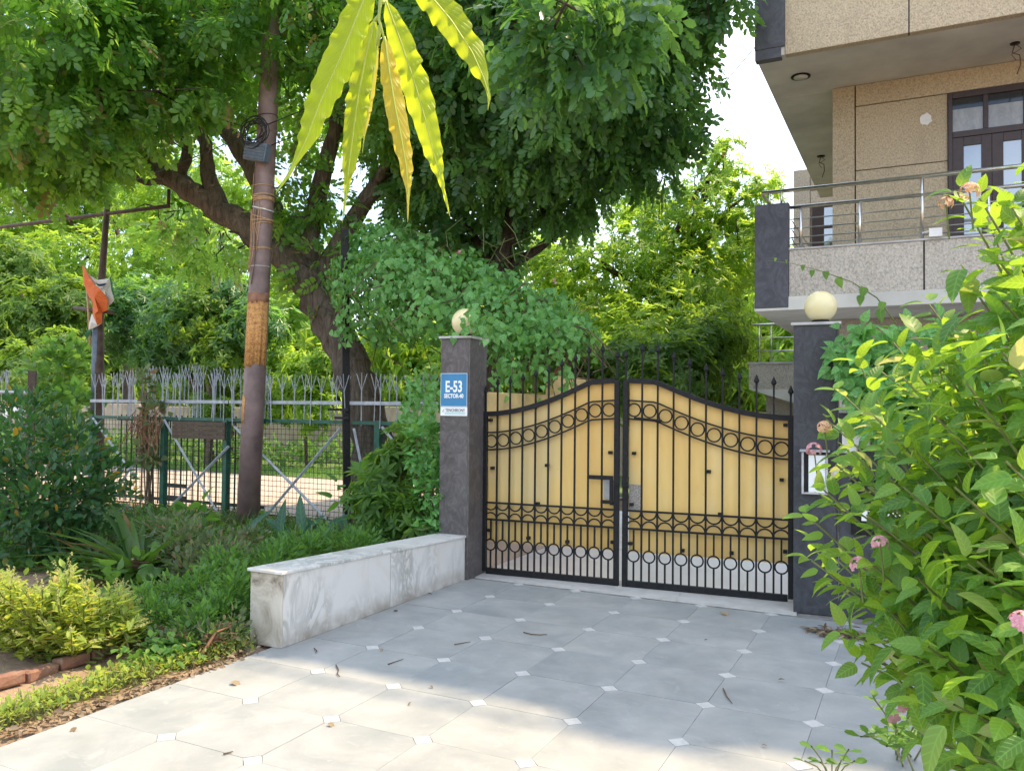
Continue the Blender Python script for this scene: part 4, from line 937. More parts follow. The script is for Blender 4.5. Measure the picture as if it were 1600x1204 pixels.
# ---- the leaning tree behind the fence
t1 = thing('leaning_tree', 'old thick trunked tree leaning left behind the mesh fence with dark oval leaflets', 'tree', (P(588, 760, 10.0).x, 10.0, -.05))
wood(t1, 'trunk', M['bark'], [(t1.location.x, 10.0, -.1), P(582, 730, 10.0), P(568, 640, 10.0), P(548, 570, 10.0), P(515, 500, 10.05), P(480, 445, 10.1), P(452, 408, 10.1)], .31, .27, 14, .05, 1)
def br(path, r0, r1, s): return wood(t1, 'branch', M['bark'], [P(*p) for p in path], r0, r1, 9, .05, s)
br([(470, 430, 10.1), (420, 385, 10.0), (375, 350, 9.9), (325, 318, 9.8), (285, 290, 9.7), (240, 255, 9.5), (212, 205, 9.3), (190, 140, 9.1), (150, 60, 8.8)], .27, .10, 2)
br([(300, 300, 9.75), (255, 283, 9.6), (225, 285, 9.5), (200, 262, 9.4)], .09, .035, 3)
br([(275, 285, 9.7), (292, 235, 9.7), (285, 190, 9.6), (300, 130, 9.4), (280, 60, 9.2)], .12, .05, 4)
br([(350, 335, 9.85), (325, 270, 9.9), (320, 225, 9.9), (300, 165, 9.9), (270, 80, 9.8)], .16, .06, 5)
br([(460, 415, 10.1), (425, 330, 10.2), (390, 255, 10.2), (345, 190, 10.2), (300, 120, 10.1), (250, 20, 10)], .25, .09, 6)
br([(475, 430, 10.2), (490, 340, 10.4), (508, 260, 10.5), (525, 180, 10.6), (520, 60, 10.6)], .21, .09, 7)
br([(500, 440, 10.3), (560, 330, 10.7), (600, 270, 10.8), (650, 215, 10.8), (720, 140, 10.7)], .19, .07, 8)
br([(585, 290, 10.8), (640, 205, 10.3), (690, 195, 10.0), (760, 150, 9.8)], .09, .04, 9)
BL = [blob(*b) for b in ((60, 40, 6.6, 1.5), (-80, 160, 6.8, 1.4), (150, 120, 7.6, 1.25), (40, 215, 7.6, .9), (120, 225, 8.2, .75), (235, 40, 8.2, 1.25), (340, 10, 8.6, 1.3), (205, 190, 8.6, .7), (490, 0, 9.9, 1.0), (370, 90, 10.8, 1.1),
   (560, 110, 10.8, 1.2), (560, -60, 9.2, 1.6), (690, 30, 9.6, 1.4), (660, 140, 10.4, 1.1), (320, 400, 10.8, .55), (300, 170, 11.5, .8), (440, 180, 11.4, .9), (500, 330, 10.3, .5), (440, 355, 10.4, .4), (255, 340, 10.5, .4), (350, 380, 9.6, .3), (500, 430, 10.0, .35), (455, 300, 9.9, .35))]
def pinnate_crown(tree, BL, ntw, per, tr, mat, sc, nobj, shell=.35):
    p, o, e = clumps(BL, ntw, per, tr, shell)
    f = o*.5 + e*.8 + np.array([0, 0, -.45]); n = .55*UP + 1.1*o + .4*rng.normal(size=p.shape)
    return foliage(tree, T_SPRAY, mat, p, f, n, sc*(.75+.5*rng.random(len(p))), nobj)
c = pinnate_crown(t1, BL, 1080, 8, .30, M['lf_main'], .33, 300)
c.name = 'crown'
# thin twigs through the crown
tw = MB(); cen = np.array(BL)
for k in range(160):
    b = cen[rng.integers(len(cen))]; a = b[:3]+rng.normal(size=3)*b[3]*.3; d = unit(1)[0]*b[3]*(.7+.5*rng.random())
    tw.tube([Vector(a)-t1.location, Vector(a+d*.5+rng.normal(size=3)*.06)-t1.location, Vector(a+d)-t1.location], [.016, .011, .005], 4, False)
tag(tw.build('twigs', M['bark2'], t1), kind='stuff')

# ---- darker tree over the gate
t2 = thing('dark_tree', 'dense dark green tree spreading over the creeper and the gate', 'tree', (P(770, 640, 11.8).x, 11.8, -.05))
wood(t2, 'trunk', M['bark2'], [(t2.location.x, 11.8, -.1), P(765, 560, 11.8), P(775, 440, 11.7), P(800, 330, 11.5), P(820, 200, 11.2), P(850, 60, 11)], .20, .09, 10, .05, 11)
for k, pth in enumerate(([(775, 430, 11.7), (735, 360, 11.6), (700, 300, 11.4), (690, 200, 11)], [(790, 380, 11.6), (850, 330, 11.5), (900, 260, 11.3), (960, 180, 11)], [(805, 300, 11.4), (880, 200, 11), (950, 110, 10.6), (1040, 60, 10.4)], [(780, 420, 11.8), (840, 390, 12), (880, 350, 12), (930, 320, 12)])):
    wood(t2, 'branch', M['bark2'], [P(*q) for q in pth], .10, .035, 7, .05, 20+k)
BL2 = [blob(*b) for b in ((850, 40, 6.35, .40), (905, 65, 6.35, .3), (940, 15, 6.4, .28), (820, 30, 9.8, 1.4), (900, 50, 9.2, 1.2), (740, 190, 10.6, 1.15), (835, 150, 10.2, 1.2), (930, 150, 10.6, 1.1), (985, 40, 10.2, .95), (1030, 175, 11.2, .62), (955, 215, 11.2, .65), (1000, 255, 11.4, .4), (905, 300, 11.8, .45), (1095, 0, 10.4, .42), (1150, -10, 10.4, .3), (1060, 20, 10.4, .4), (850, 255, 11.2, .85),
    (770, 310, 11.6, .95), (690, 330, 11.4, .75), (750, 390, 12.2, .7), (640, 260, 11.6, .8), (850, -40, 9.8, 1.0), (1055, 110, 10.8, .38), (650, 400, 12, .7))]
c = pinnate_crown(t2, BL2, 1050, 8, .27, M['lf_dark'], .31, 300); c.name = 'crown'
tw = MB(); cen = np.array(BL2)
for k in range(170):
    b = cen[rng.integers(len(cen))]; a = b[:3]+rng.normal(size=3)*b[3]*.3; d = unit(1)[0]*b[3]*(.7+.5*rng.random())
    tw.tube([Vector(a)-t2.location, Vector(a+d*.5+rng.normal(size=3)*.06)-t2.location, Vector(a+d)-t2.location], [.014, .01, .005], 4, False)
tag(tw.build('twigs', M['bark2'], t2), kind='stuff')
pd = thing('seed_pod', 'long brown seed pod hanging in the dark tree right of the hanging leaves', 'seed pod', P(927, 80, 9.2)); m = MB(); m.tube([(0, 0, .2), (0, 0, .12), (0, 0, .1), (.005, 0, -.06), (0, 0, -.1)], [.004, .004, .028, .03, .006], 8); m.build('pod', M['deadstem'], pd, True)

# ---- background trees
def whorl_tree(name, label, base, blobs, ntw, per, tr, mat, sc, tm=None, trunk=.16, nobj=0, bark='bark2', group=None):
    t = thing(name, label, 'tree', (base[0], base[1], -.05), 0, group); B = np.array(blobs); top = B[np.argmax(B[:, 2])]
    c0 = B[:, :3].mean(0); wood(t, 'trunk', M[bark], [(base[0], base[1], -.1), (base[0]*.8+c0[0]*.2, base[1]*.8+c0[1]*.2, c0[2]*.4), tuple(c0), tuple(top[:3])], trunk, trunk*.3, 8, .06, int(base[0]*7) % 99)
    for b in B[:9]: wood(t, 'branch', M[bark], [tuple(c0*.7+np.array([base[0], base[1], 0.])*.3), tuple(c0*.4+b[:3]*.6+np.array([0, 0, -.1])), tuple(b[:3]), tuple(b[:3]+np.array([0, 0, b[5]*.8]))], trunk*.42, .012, 6, .05, int(b[0]*11) % 97)
    p, o, e = clumps(blobs, ntw, per, tr, .3)
    f = o*.7 + e*.55 + np.array([0, 0, .35]); n = .6*UP + .9*o + .4*rng.normal(size=p.shape)
    c = foliage(t, tm or T_WHORL, mat, p, f, n, sc*(.7+.6*rng.random(len(p))), nobj); c.name = 'crown'; return t
B3 = [blob(*b) for b in ((875, 425, 19, 1.0), (850, 400, 19.5, .8), (960, 440, 19.5, 1.5), (1030, 380, 20.5, 1.4), (1085, 330, 21, 1.1), (1128, 275, 21.5, .75), (1135, 235, 21.6, .35), (1180, 300, 21.5, .45), (1150, 400, 21, 1.2), (1070, 460, 20, 1.4), (930, 540, 18.5, 1.2), (1010, 550, 18.5, 1.3), (1120, 500, 20, 1.2), (880, 470, 20, 1.1), (1205, 290, 22, .4), (1000, 320, 21, 1.0), (1165, 350, 21.5, .8))]
whorl_tree('bright_tree', 'sunlit yellow-green tree rising behind the gate beside the house', (P(1050, 600, 20).x, 20), B3, 1700, 3, .26, M['lf_bright'], .17, nobj=200)
B4 = [blob(*b) for b in ((40, 330, 24, 2.6), (160, 310, 26, 2.6), (270, 330, 25, 2.4), (330, 300, 26, 1.8), (110, 430, 23, 2.2), (240, 430, 23, 2.2), (330, 400, 24, 1.6), (-60, 420, 23, 2.5), (20, 250, 27, 2.2), (400, 330, 27, 1.5), (200, 250, 28, 2), (440, 400, 27, 1.5))]
whorl_tree('bright_tree', 'broad sunlit yellow-green tree filling the gap behind the flag post', (P(200, 640, 25).x, 25), B4, 3600, 3, .5, M['lf_bright'], .24, trunk=.3)
B5 = [blob(*b) for b in ((210, 500, 17.5, 1.3), (300, 510, 17, 1.3), (360, 470, 17.5, 1.0), (150, 530, 18, 1.0), (400, 520, 17, .8), (250, 560, 17, .8))]
whorl_tree('spreading_tree', 'shaded mid green tree hanging low over the picket tops', (P(330, 640, 17).x, 17), B5, 1000, 4, .35, M['lf_dark'], .2, trunk=.15)
B6 = [blob(*b) for b in ((20, 430, 15, 1.1), (60, 500, 14.5, 1.0), (-20, 540, 14, 1.1), (100, 560, 14, .8), (40, 590, 13, .8), (110, 470, 15, .7))]
whorl_tree('vine_covered_tree', 'dark vine covered tree at the far left above the picket run', (P(40, 640, 14.5).x, 14.5), B6, 900, 4, .3, M['lf_mid'], .2, trunk=.14)
B7 = [blob(*b) for b in ((470, 600, 17, .75), (440, 570, 17.5, .6), (510, 575, 17, .6), (490, 640, 16.6, .5), (430, 630, 17, .5))]
whorl_tree('sunlit_shrub', 'sunlit light green shrub seen between the brown pole and the leaning trunk', (P(480, 690, 17).x, 17), B7, 300, 4, .25, M['lf_bright'], .2, trunk=.06)
B8 = [blob(*b) for b in ((900, 590, 15.5, .8), (980, 585, 15.3, .8), (1060, 590, 15.5, .8), (1020, 620, 14.5, .6), (860, 560, 14.5, .7), (1100, 545, 16.5, .8))]
whorl_tree('garden_shrub', 'dark glossy shrub row standing directly behind the gate spears', (P(1020, 700, 13.2).x, 13.2), B8, 800, 4, .28, M['lf_mid'], .17, trunk=.07)
wt_ = thing('young_tree', 'slim pale brown trunk standing by the hedge just left of the brown pole', 'tree', (P(322, 745, 16.2).x, 16.2, -.05))
wood(wt_, 'trunk', M['bark'], [tuple(wt_.location), P(328, 690, 16.2), P(332, 640, 16.2), P(322, 560, 16.3), P(330, 500, 16.4)], .10, .06, 8, .06, 31)
p, o, e = clumps([blob(330, 640, 16.2, .5), blob(310, 500, 16.4, .8), blob(345, 560, 16.3, .6)], 120, 4, .25); foliage(wt_, T_WHORL, M['lf_mid'], p, o+e+UP*.3, UP+rng.normal(size=p.shape)*.4, .22).name = 'crown'
# distant trees closing the view
for k in range(17):
    u = -420+k*108; Y = 44+7*math.sin(k*2.3); q = P(u, 640, Y); h = 8.5+2.2*math.sin(k*1.7+1); r0 = 3.4
    lab = ['distant pale green tree mass far behind the park, seen through gaps in nearer leaves', 'distant darker tree mass far behind the park, seen through gaps in nearer leaves'][k % 2]
    whorl_tree('distant_tree', lab, (q.x, q.y), [(q.x, q.y, h*.35, r0*1.1, r0, h*.35), (q.x+1.2, q.y, h*.62, r0, r0, h*.3), (q.x-1.3, q.y+.5, h*.72, r0*.8, r0, h*.28)], 420, 3, .8, M['lf_mid' if k % 2 else 'lf_bright'], .62, tm=[T_WHORL[0]], trunk=.3, group='distant trees closing the view')

# ---- hedge and verge across the path
hd = thing('hedge', 'clipped bright green hedge along the far side of the park path', 'hedge', (-18, 17.5, 0))
pp = np.c_[rng.uniform(-40, -6.5, 9000), 17.5+rng.normal(size=9000)*.33, .02+rng.random(9000)**.8*(.68+.08*np.sin(np.arange(9000)))]
pp[:, 2] *= 1+.18*np.sin(pp[:, 0]*2.1)+.1*np.sin(pp[:, 0]*5.3)
o = unit(9000); foliage(hd, T_OV, M['lf_weed'], pp, o+UP*.4, UP+.6*unit(9000), .15)
m = MB()
for k in range(70): x = rng.uniform(-22, 11); m.tube([(x, 0, -.05), (x+rng.uniform(-.1, .1), rng.uniform(-.15, .15), .5)], .012, 4)
tag(m.build('hedge_stems', M['twig'], hd), kind='stuff')
pp = np.c_[rng.uniform(-30, -6, 9000), rng.uniform(15.4, 17.2, 9000), np.full(9000, -.03)]
tag(scatter('verge_grass', T_GRASS, pp, unit(9000)*.5+UP, unit(9000), .12+.1*rng.random(9000), M['lf_weed']), kind='stuff')

# ---- creeper mound over the yellow wall and pillar
cr = thing('creeper', 'green leafy creeper mounded over the yellow wall and left pillar lamp', 'creeper', (P(730, 560, 9).x, 9.0, 0))
CB = [blob(640, 455, 9.2, .72, 1.0, .85), (*P(715, 482, 9.0), .85, .9, .62), (*P(795, 505, 8.9), .78, .8, .46), (*P(862, 525, 8.9), .50, .6, .30), (*P(590, 480, 9.3), .55, .6, .75), (*P(600, 400, 9.7), .55, .6, .45), (*P(560, 440, 9.5), .4, .4, .6)]
def shell_leaves(blobs, n, zmin=-.65, thick=.16):
    B = np.array(blobs); w = (B[:, 3]*B[:, 4]*B[:, 5])**(2/3); k = rng.choice(len(B), n, p=w/w.sum()); d = unit(n)
    lump = .10*np.sin(d[:, :1]*7+k[:, None])+.10*np.sin(d[:, 1:2]*9+d[:, 2:3]*8)+.06*np.sin(d[:, 2:3]*17+d[:, :1]*13)
    p = B[k, :3]+d*B[k, 3:]*(1+lump+thick*2.0*(rng.random((n, 1))-.75)); bad = np.zeros(n, bool)
    for b in B: bad |= (((p-b[:3])/b[3:])**2).sum(1) < .62
    g = ~bad & (d[:, 2] > zmin); nn = d/B[k, 3:]; nn /= np.linalg.norm(nn, axis=1, keepdims=True); return p[g], nn[g]
p, n = shell_leaves(CB, 14000)
f = np.cross(n, rng.normal(size=p.shape)); f[:, 2] -= .9; foliage(cr, T_IVY, M['lf_creep'], p, f, n*1.1+UP*.25+.38*rng.normal(size=p.shape), .086*(.6+.7*rng.random(len(p))), 300)
# hanging skirt, lamp tuft and curtain beside the pillar
hang = []
def strand(u, v, Y, L, n, side=.0):
    a = np.array(P(u, v, Y)); x = rng.normal()*.1+side
    return a + np.c_[np.linspace(0, x, n), np.linspace(0, rng.normal()*.08, n), -np.linspace(0, L, n)] + rng.normal(size=(n, 3))*.045
for k in range(60): hang.append(strand(rng.uniform(760, 905), rng.uniform(495, 545), rng.uniform(8.3, 9.2), rng.uniform(.25, .62), 9))
for k in range(8): hang.append(strand(rng.uniform(755, 830), rng.uniform(525, 560), rng.uniform(8.0, 8.8), rng.uniform(.2, .5), 8))
for k in range(46): hang.append(strand(rng.uniform(632, 690), rng.uniform(560, 730), rng.uniform(7.9, 8.6), rng.uniform(.5, 1.1), 15, -.1))
for k in range(9): hang.append(strand(rng.uniform(732, 756), rng.uniform(478, 496), 7.12+rng.random()*.1, rng.uniform(.12, .24), 8))
hang = np.vstack(hang); f = rng.normal(size=hang.shape)*.5; f[:, 2] -= .7
foliage(cr, T_IVY, M['lf_creep'], hang, f, rng.normal(size=hang.shape)*.45+np.array([.2, -.9, .5]), .085*(.6+.6*rng.random(len(hang))), 0, 'hanging_foliage')
m = MB()
for k in range(150):
    b = np.array(CB[rng.integers(5)]); a = b[:3]+unit(1)[0]*b[3:]*.75; e = a+rng.normal(size=3)*.35+np.array([0, 0, -.45*rng.random()]); mid = (a+e)/2+rng.normal(size=3)*.12
    m.tube([Vector(q)-cr.location for q in (a, mid, e)], [.009, .008, .005], 4, False)
for k in range(26):
    a = np.array(P(rng.uniform(780, 900), rng.uniform(500, 540), 8.8)); m.tube([Vector(a)-cr.location, Vector(a+rng.normal(size=3)*.15+[0, 0, -.25])-cr.location, Vector(a+rng.normal(size=3)*.25+[0, 0, -.5])-cr.location], .007, 4, False)
tag(m.build('vine_stems', M['twig'], cr), kind='stuff')
m = MB(); A0, A1 = P(858, 600, 8.9), P(893, 545, 8.9); m.tube([A0-cr.location, (A0+A1)/2-cr.location+Vector((.02, 0, .02)), A1-cr.location], [.035, .03, .02], 7); m.build('bent_branch', M['deadstem'], cr, True)
m = MB()
for k in range(16):
    a = np.array(P(rng.uniform(640, 860), rng.uniform(385, 440), 9)); m.tube([Vector(a)-cr.location, Vector(a+[rng.normal()*.1, 0, .2])-cr.location, Vector(a+[rng.normal()*.25, 0, .28+.12*rng.random()])-cr.location], .005, 4, False)
tag(m.build('tendrils', M['stem'], cr), kind='stuff')
t5 = T_OV; fl = []
for (u, v) in ((718, 397), (868, 440)):
    p0 = P(u, v, 8.5); m = MB(); fo = scatter('pink_flower', T_OV, np.tile(np.array(p0-cr.location), (7, 1)), unit(7)+np.array([0, -.7, .5]), np.tile(UP, (7, 1)), .06, M['petal_p'], cr, None)

# ---- planting bed, left front
def bush(name, label, blobs, n, tm, mat, sc, nobj=0, up=.3, shell=.45, per=4, tr=.1, cat='shrub', stems=10, stem_mat='twig', fl=1.):
    B = np.array(blobs); c0 = B[:, :3].mean(0); t = thing(name, label, cat, (c0[0], c0[1], 0))
    p, o, e = clumps(blobs, n//per, per, tr, shell); g = p[:, 2] > .01; p, o, e = p[g], o[g], e[g]
    f = o*.7+e*.6*fl+UP*up; foliage(t, tm, mat, p, f, UP+.5*o+.45*rng.normal(size=p.shape), sc*(.7+.6*rng.random(len(p))), nobj)
    m = MB()
    for k in range(stems):
        b = B[rng.integers(len(B))]; e1 = b[:3]+unit(1)[0]*b[3:]*.6; a = np.array([c0[0]+rng.normal()*.08, c0[1]+rng.normal()*.08, -.05]); mid = a*.4+e1*.6+np.array([0, 0, .08])
        m.tube([Vector(q)-t.location for q in (a, mid, e1)], [.014, .010, .004], 5, False)
    tag(m.build('stems', M[stem_mat], t), kind='stuff'); return t
bd_ = lambda u, v, t, r, sz=1.: (*D(u, v, t), r, r, r*sz)
bush('hibiscus_bush', 'dark green rounded bush with oval leaves at the left edge of the bed', [bd_(40, 700, 9.2, .42), bd_(110, 710, 9.3, .42), (*D(-20, 760, 9), .5, .5, .5), bd_(60, 790, 8.8, .5), bd_(130, 770, 9, .34), bd_(20, 840, 8.6, .4), bd_(100, 845, 8.8, .3), bd_(165, 740, 9.4, .2)], 3600, T_OV, M['lf_hib'], .105, 300, per=5, tr=.11)
bush('hibiscus_bush', 'darker low bush spreading behind the lily clump under the fence', [bd_(40, 660, 10.5, .4), bd_(120, 800, 9.6, .3), bd_(190, 780, 9.9, .2), bd_(150, 850, 9, .25)], 1100, T_OV, M['lf_hib'], .10, 60)
bush('climbing_vine', 'leafy vine thicket climbing the gap between the two picket runs', [bd_(90, 600, 15.5, .6, 1.2), bd_(120, 650, 14.5, .45, 1.3), bd_(75, 640, 15, .5), bd_(110, 560, 15.5, .4)], 1300, T_IVY, M['lf_weed'], .14, 60)
bush('fence_vine', 'sparse vine hanging through the picket tops in the middle of the fence', [(*P(228, 600, 9.1), .18, .1, .3), (*P(240, 650, 9.05), .22, .12, .28), (*P(235, 700, 9.0), .2, .1, .3)], 170, T_IVY, M['lf_var'], .11, 60)
dvn = thing('dead_vine', 'hanging tangle of dead brown stalks on the green fence rail', 'dead vine', P(230, 660, 9.0))
m = MB()
for k in range(46):
    a = np.array([rng.normal()*.16, rng.normal()*.04, rng.uniform(-.1, .3)]); m.tube([Vector(a), Vector(a+[rng.normal()*.08, -.04, -.15]), Vector(a+[rng.normal()*.16, -.05, -.30-.2*rng.random()])], .008, 4, False)
tag(m.build('stalks', M['deadstem'], dvn), kind='stuff')
# lily clump, every strap a leaf
def straps(name, label, base, n, L, mat, tm, w=1., spread=1., cat='plant', dead=0):
    t = thing(name, label, cat, base); me = tmesh('leaf', tm, M[mat]); md = tmesh('leaf', tm, M['lf_dry'])
    for k in range(n):
        a = rng.uniform(0, 6.283); el = rng.uniform(.5, 1.35); d = np.array([math.cos(a)*math.cos(el)*spread, math.sin(a)*math.cos(el)*spread, math.sin(el)])
        o = leaf_obj(md if k < dead else me, np.array([math.cos(a), math.sin(a), 0])*rng.random()*.10, d, UP+.001-.6*d+np.array([d[0], d[1], 0])*.4, L*rng.uniform(.7, 1.15), t); o.scale.x *= w
    return t
straps('lily_clump', 'arching clump of long strap leaves, some dead, left of the fence post', G(215, 905), 70, .78, 'lf_lily', T_STRAP, 1.1, dead=3)
straps('lily_clump', 'smaller strap leaved clump directly in front of the old barred gate', G(255, 860), 48, .62, 'lf_lily', T_STRAP, 1.1)
straps('lily_clump', 'low strap leaved clump beside the dark hibiscus bush', G(150, 890), 40, .55, 'lf_lily', T_STRAP, 1.1, dead=1)
T_CANNA = t_shape([(0, .012), (.1, .02), (.22, .075), (.4, .12), (.6, .115), (.8, .07), (.93, .022), (1, .002)], .25, .5)
ca = thing('canna_plant', 'broad dark leaved canna plants in front of the wire mesh right of the brown pole', 'plant', G(490, 858)); cme = tmesh('leaf', T_CANNA, M['lf_canna'])
for (du, dv, L, fx, fz, b) in ((-30, -8, .50, -.9, .75, 0), (-12, -20, .55, -.35, 1.2, 0), (5, -12, .52, .55, .75, 1), (40, -12, .50, .8, .65, 1), (52, -6, .42, -.5, .9, 2), (-20, -2, .40, .3, .9, 0), (20, -2, .38, -.6, .7, 1), (-50, -30, .5, -.3, 1.3, 3), (-110, -45, .45, .5, 1.1, 3)):
    q = G(490+du, 858)-ca.location; q.z = .12; leaf_obj(cme, np.array(q), np.array([fx, -.35*math.sin(b+du), fz]), np.array([-.25*fx, -.75, .55]), L, ca)
m = MB()
for du in (-30, -5, 25, 50): q = G(490+du, 858)-ca.location; m = MB(); m.tube([q+Vector((0, 0, -.03)), q+Vector((.02, 0, .3))], [.016, .010], 6); m.build('stalk', M['stem'], ca, True)
bush('pale_weed', 'tall pale weed with thin speckled leaves at the foot of the brown pole', [bd_(300, 860, 7.9, .26), bd_(350, 880, 7.6, .28), bd_(300, 900, 7.4, .28), bd_(380, 850, 8.2, .2), bd_(270, 830, 8.4, .18), bd_(395, 895, 7.5, .22), bd_(330, 920, 7.2, .26)], 2600, T_OV, M['lf_var'], .062, 0, .2, .2, 5, .09, 'weed', 40)
bush('broad_weed', 'broad lobed young weed standing alone among the pale weeds', [bd_(200, 895, 7.3, .2), bd_(300, 815, 8.6, .22), bd_(265, 845, 8.2, .15)], 90, T_IVY, M['lf_weed'], .14, 90, cat='weed', per=3)
bush('green_weed', 'lush fresh green weed patch against the end of the marble wall', [bd_(340, 965, 6.1, .22, .8), bd_(275, 935, 6.6, .24, .7), bd_(372, 930, 6.3, .18, 1.2), bd_(305, 990, 5.8, .16), bd_(250, 970, 6, .16), bd_(352, 900, 6.9, .2, 1.3), bd_(310, 925, 6.5, .14, 1.4), bd_(225, 950, 6.4, .13, 1.3)], 5200, [T_LANCE, t_leaf(.2, .2, .2, .4), T_OV], M['lf_weed'], .055, 0, .25, .3, 6, .08, 'weed', 60, 'stem')
bush('green_weed', 'bright grassy weed patch growing just behind the marble coping', [bd_(430, 880, 7.6, .3, .6), bd_(520, 850, 8.4, .3, .6), bd_(600, 835, 8.6, .25, .6), bd_(470, 860, 8, .28, .6), bd_(420, 900, 7.2, .2), bd_(560, 855, 8.1, .25, .6)], 5200, [T_LANCE, t_leaf(.18, .2, .2, .4)], M['lf_weed'], .065, 0, .35, .3, 6, .08, 'weed', 50, 'stem')
bush('seeding_weed', 'thin tall weed with dry pale seed tops beside the end of the marble wall', [bd_(365, 985, 5.75, .10, 1.6), bd_(290, 1000, 5.7, .12, 1.2), bd_(330, 1000, 5.65, .1, 1.3), bd_(255, 1010, 5.6, .12)], 620, [T_LANCE, T_OV], M['lf_var'], .05, 0, .5, .2, 4, .06, 'weed', 30, 'deadstem')
bush('tall_leafy_plant', 'tall narrow leaved plant crowding the left side of the brown-grey pillar', [bd_(615, 730, 8.9, .22), bd_(605, 790, 8.7, .30), bd_(640, 800, 8.5, .2), bd_(585, 775, 8.9, .24), bd_(630, 690, 8.9, .14)], 330, T_WHORL, M['lf_mid'], .135, 120, .6, .2, 3, .15, 'plant', 16)
bush('broad_leaved_plant', 'broad leaved plant poking out left of the tall narrow leaved plant', [bd_(560, 770, 9.1, .22), bd_(585, 745, 9.1, .18), bd_(575, 800, 8.9, .2)], 90, T_HEART, M['lf_weed'], .17, 80, .3, .2, 3, .12, 'plant', 10)
bush('pillar_vine', 'dark leafy vine curtain at the foot of the brown-grey pillar', [bd_(672, 780, 8.5, .2, 2.), bd_(665, 700, 8.6, .18, 2.)], 700, T_IVY, M['lf_creep'], .075, 60, 0., .5, 5, .08, 'vine', 12)
# basil, leafy whorled shoots with flower spikes
bs = thing('basil_bush', 'sunlit yellow-green basil bush with flower spikes at the lower left', 'shrub', G(100, 1030)); P0 = []; F0 = []; N0 = []; S0 = []; SP = []; m = MB()
def basil_shoot(tip, base, nl):
    tip = np.array(tip); base = np.array(base); mid = base*.45+tip*.55+np.array([0, 0, -.05]); ax = (tip-mid); ax /= np.linalg.norm(ax)
    m.tube([Vector(q)-bs.location for q in (base, mid, tip)], [.010, .006, .003], 4, False)
    for k in range(nl):
        t = .25+.75*(k/nl); c = base*(1-t)**2+2*mid*t*(1-t)+tip*t*t; a = k*2.1+rng.random(); d = np.array([math.cos(a), math.sin(a), .35+.4*rng.random()])
        P0.append(c); F0.append(d+ax*.4); N0.append(UP*1.+.3*rng.normal(size=3)); S0.append(rng.uniform(.05, .085))
    for k in range(9): SP.append(tip+ax*.011*k)
for k in range(230):
    u = rng.uniform(-70, 225); top = np.interp(u, [-70, 0, 60, 105, 150, 200, 235], [870, 890, 915, 880, 930, 915, 970]); v = min(top+rng.random()**1.3*115, 1050-.33*u)
    basil_shoot(D(u, v, rng.uniform(5.2, 6.1)+(.25 if u > 150 else 0)), np.array(G(95+rng.normal()*55, 1012+rng.normal()*6)), 17)
foliage(bs, T_LANCE, M['lf_basil'], np.array(P0), np.array(F0), np.array(N0), np.array(S0)*1.35, 0)
lf2 = t_leaf(.26, .25, .2, .4); foliage(bs, lf2, M['lf_basil'], np.array(P0)+rng.normal(size=(len(P0), 3))*.02, np.array(F0)+.4*rng.normal(size=(len(P0), 3)), np.array(N0), np.array(S0), 0)
SP = np.array(SP); SP = np.repeat(SP, 2, 0); foliage(bs, T_DI, M['lf_spike'], SP, unit(len(SP))+UP*.5, unit(len(SP)), .017, 0, 'flower_spikes')
tag(m.build('stems', M['stem'], bs), kind='stuff')
# edge weeds and litter along the drive
def along(path, n, spread):
    q = [np.array(G(*p)) for p in path]; k = rng.integers(0, len(q)-1, n); t = rng.random((n, 1)); a = np.array(q)[k]*(1-t)+np.array(q)[k+1]*t
    return a+rng.normal(size=(n, 3))*np.array([spread, spread, 0])
EDGE = [(-160, 1190), (0, 1135), (100, 1100), (200, 1065), (270, 1045), (340, 1025), (385, 1010)]
n = 3400; p = along(EDGE, n, .075); p[:, 0] -= .09; p[:, 2] = np.abs(rng.normal(size=n))*.035; g = p[:, 0] < -4.2; p = p[g]; o = unit(len(p))
tag(scatter('edge_weeds', [t_leaf(.36, .2, .1, .45), T_LANCE, t_leaf(.2, .2, .1, .45)], p, o*.8+UP*.6, UP+.4*o, .02+.032*rng.random(len(p)), M['lf_basil']), kind='stuff')
n = 2200; p = along(EDGE, n, .07); p[:, 0] -= .08; p[:, 2] = -.02; p = p[p[:, 0] < -4.19]
tag(scatter('edge_grass', T_GRASS, p, unit(len(p))*.7+UP, unit(len(p)), .05+.07*rng.random(len(p)), M['lf_var']), kind='stuff')
n = 1100; p = along([(240, 1040), (270, 1028), (310, 1012), (360, 1000)], n, .09); p[:, 2] = np.abs(rng.normal(size=n))*.07; p = p[p[:, 0] < -4.22]; o = unit(len(p))
tag(scatter('low_weeds', t_leaf(.42, .2, .1, .45), p, o*.8+UP*.5, UP+.5*o, .03+.045*rng.random(len(p)), M['lf_weed']), kind='stuff')
n = 420; p = along([(0, 1150), (100, 1118), (200, 1085), (270, 1062), (340, 1040), (392, 1016)], n, .035); p[:, 2] = rng.random(n)*.018; p[:, 0] = np.minimum(p[:, 0], -4.15+.02*rng.normal(size=len(p))); o = unit(n); o[:, 2] *= .2
tag(scatter('leaf_litter', t_leaf(.3, .35, .3, .45), p, o, UP+.6*unit(n), .02+.045*rng.random(n)**2, M['lf_dry']), kind='stuff')
n = 1500; p = np.c_[rng.uniform(-11.5, -4.5, n), rng.uniform(4.6, 9, n), np.zeros(n)-.02]; o = unit(n); o[:, 2] *= .2
tag(scatter('bed_litter', t_leaf(.3, .35, .3, .45), p, o, UP+.6*unit(n), .04+.06*rng.random(n), M['lf_dry']), kind='stuff')
n = 9000; p = np.c_[rng.uniform(-12, -4.45, n), rng.uniform(5.3, 9.1, n), np.zeros(n)]; p[:, 2] = np.abs(rng.normal(size=n))*.07-.02
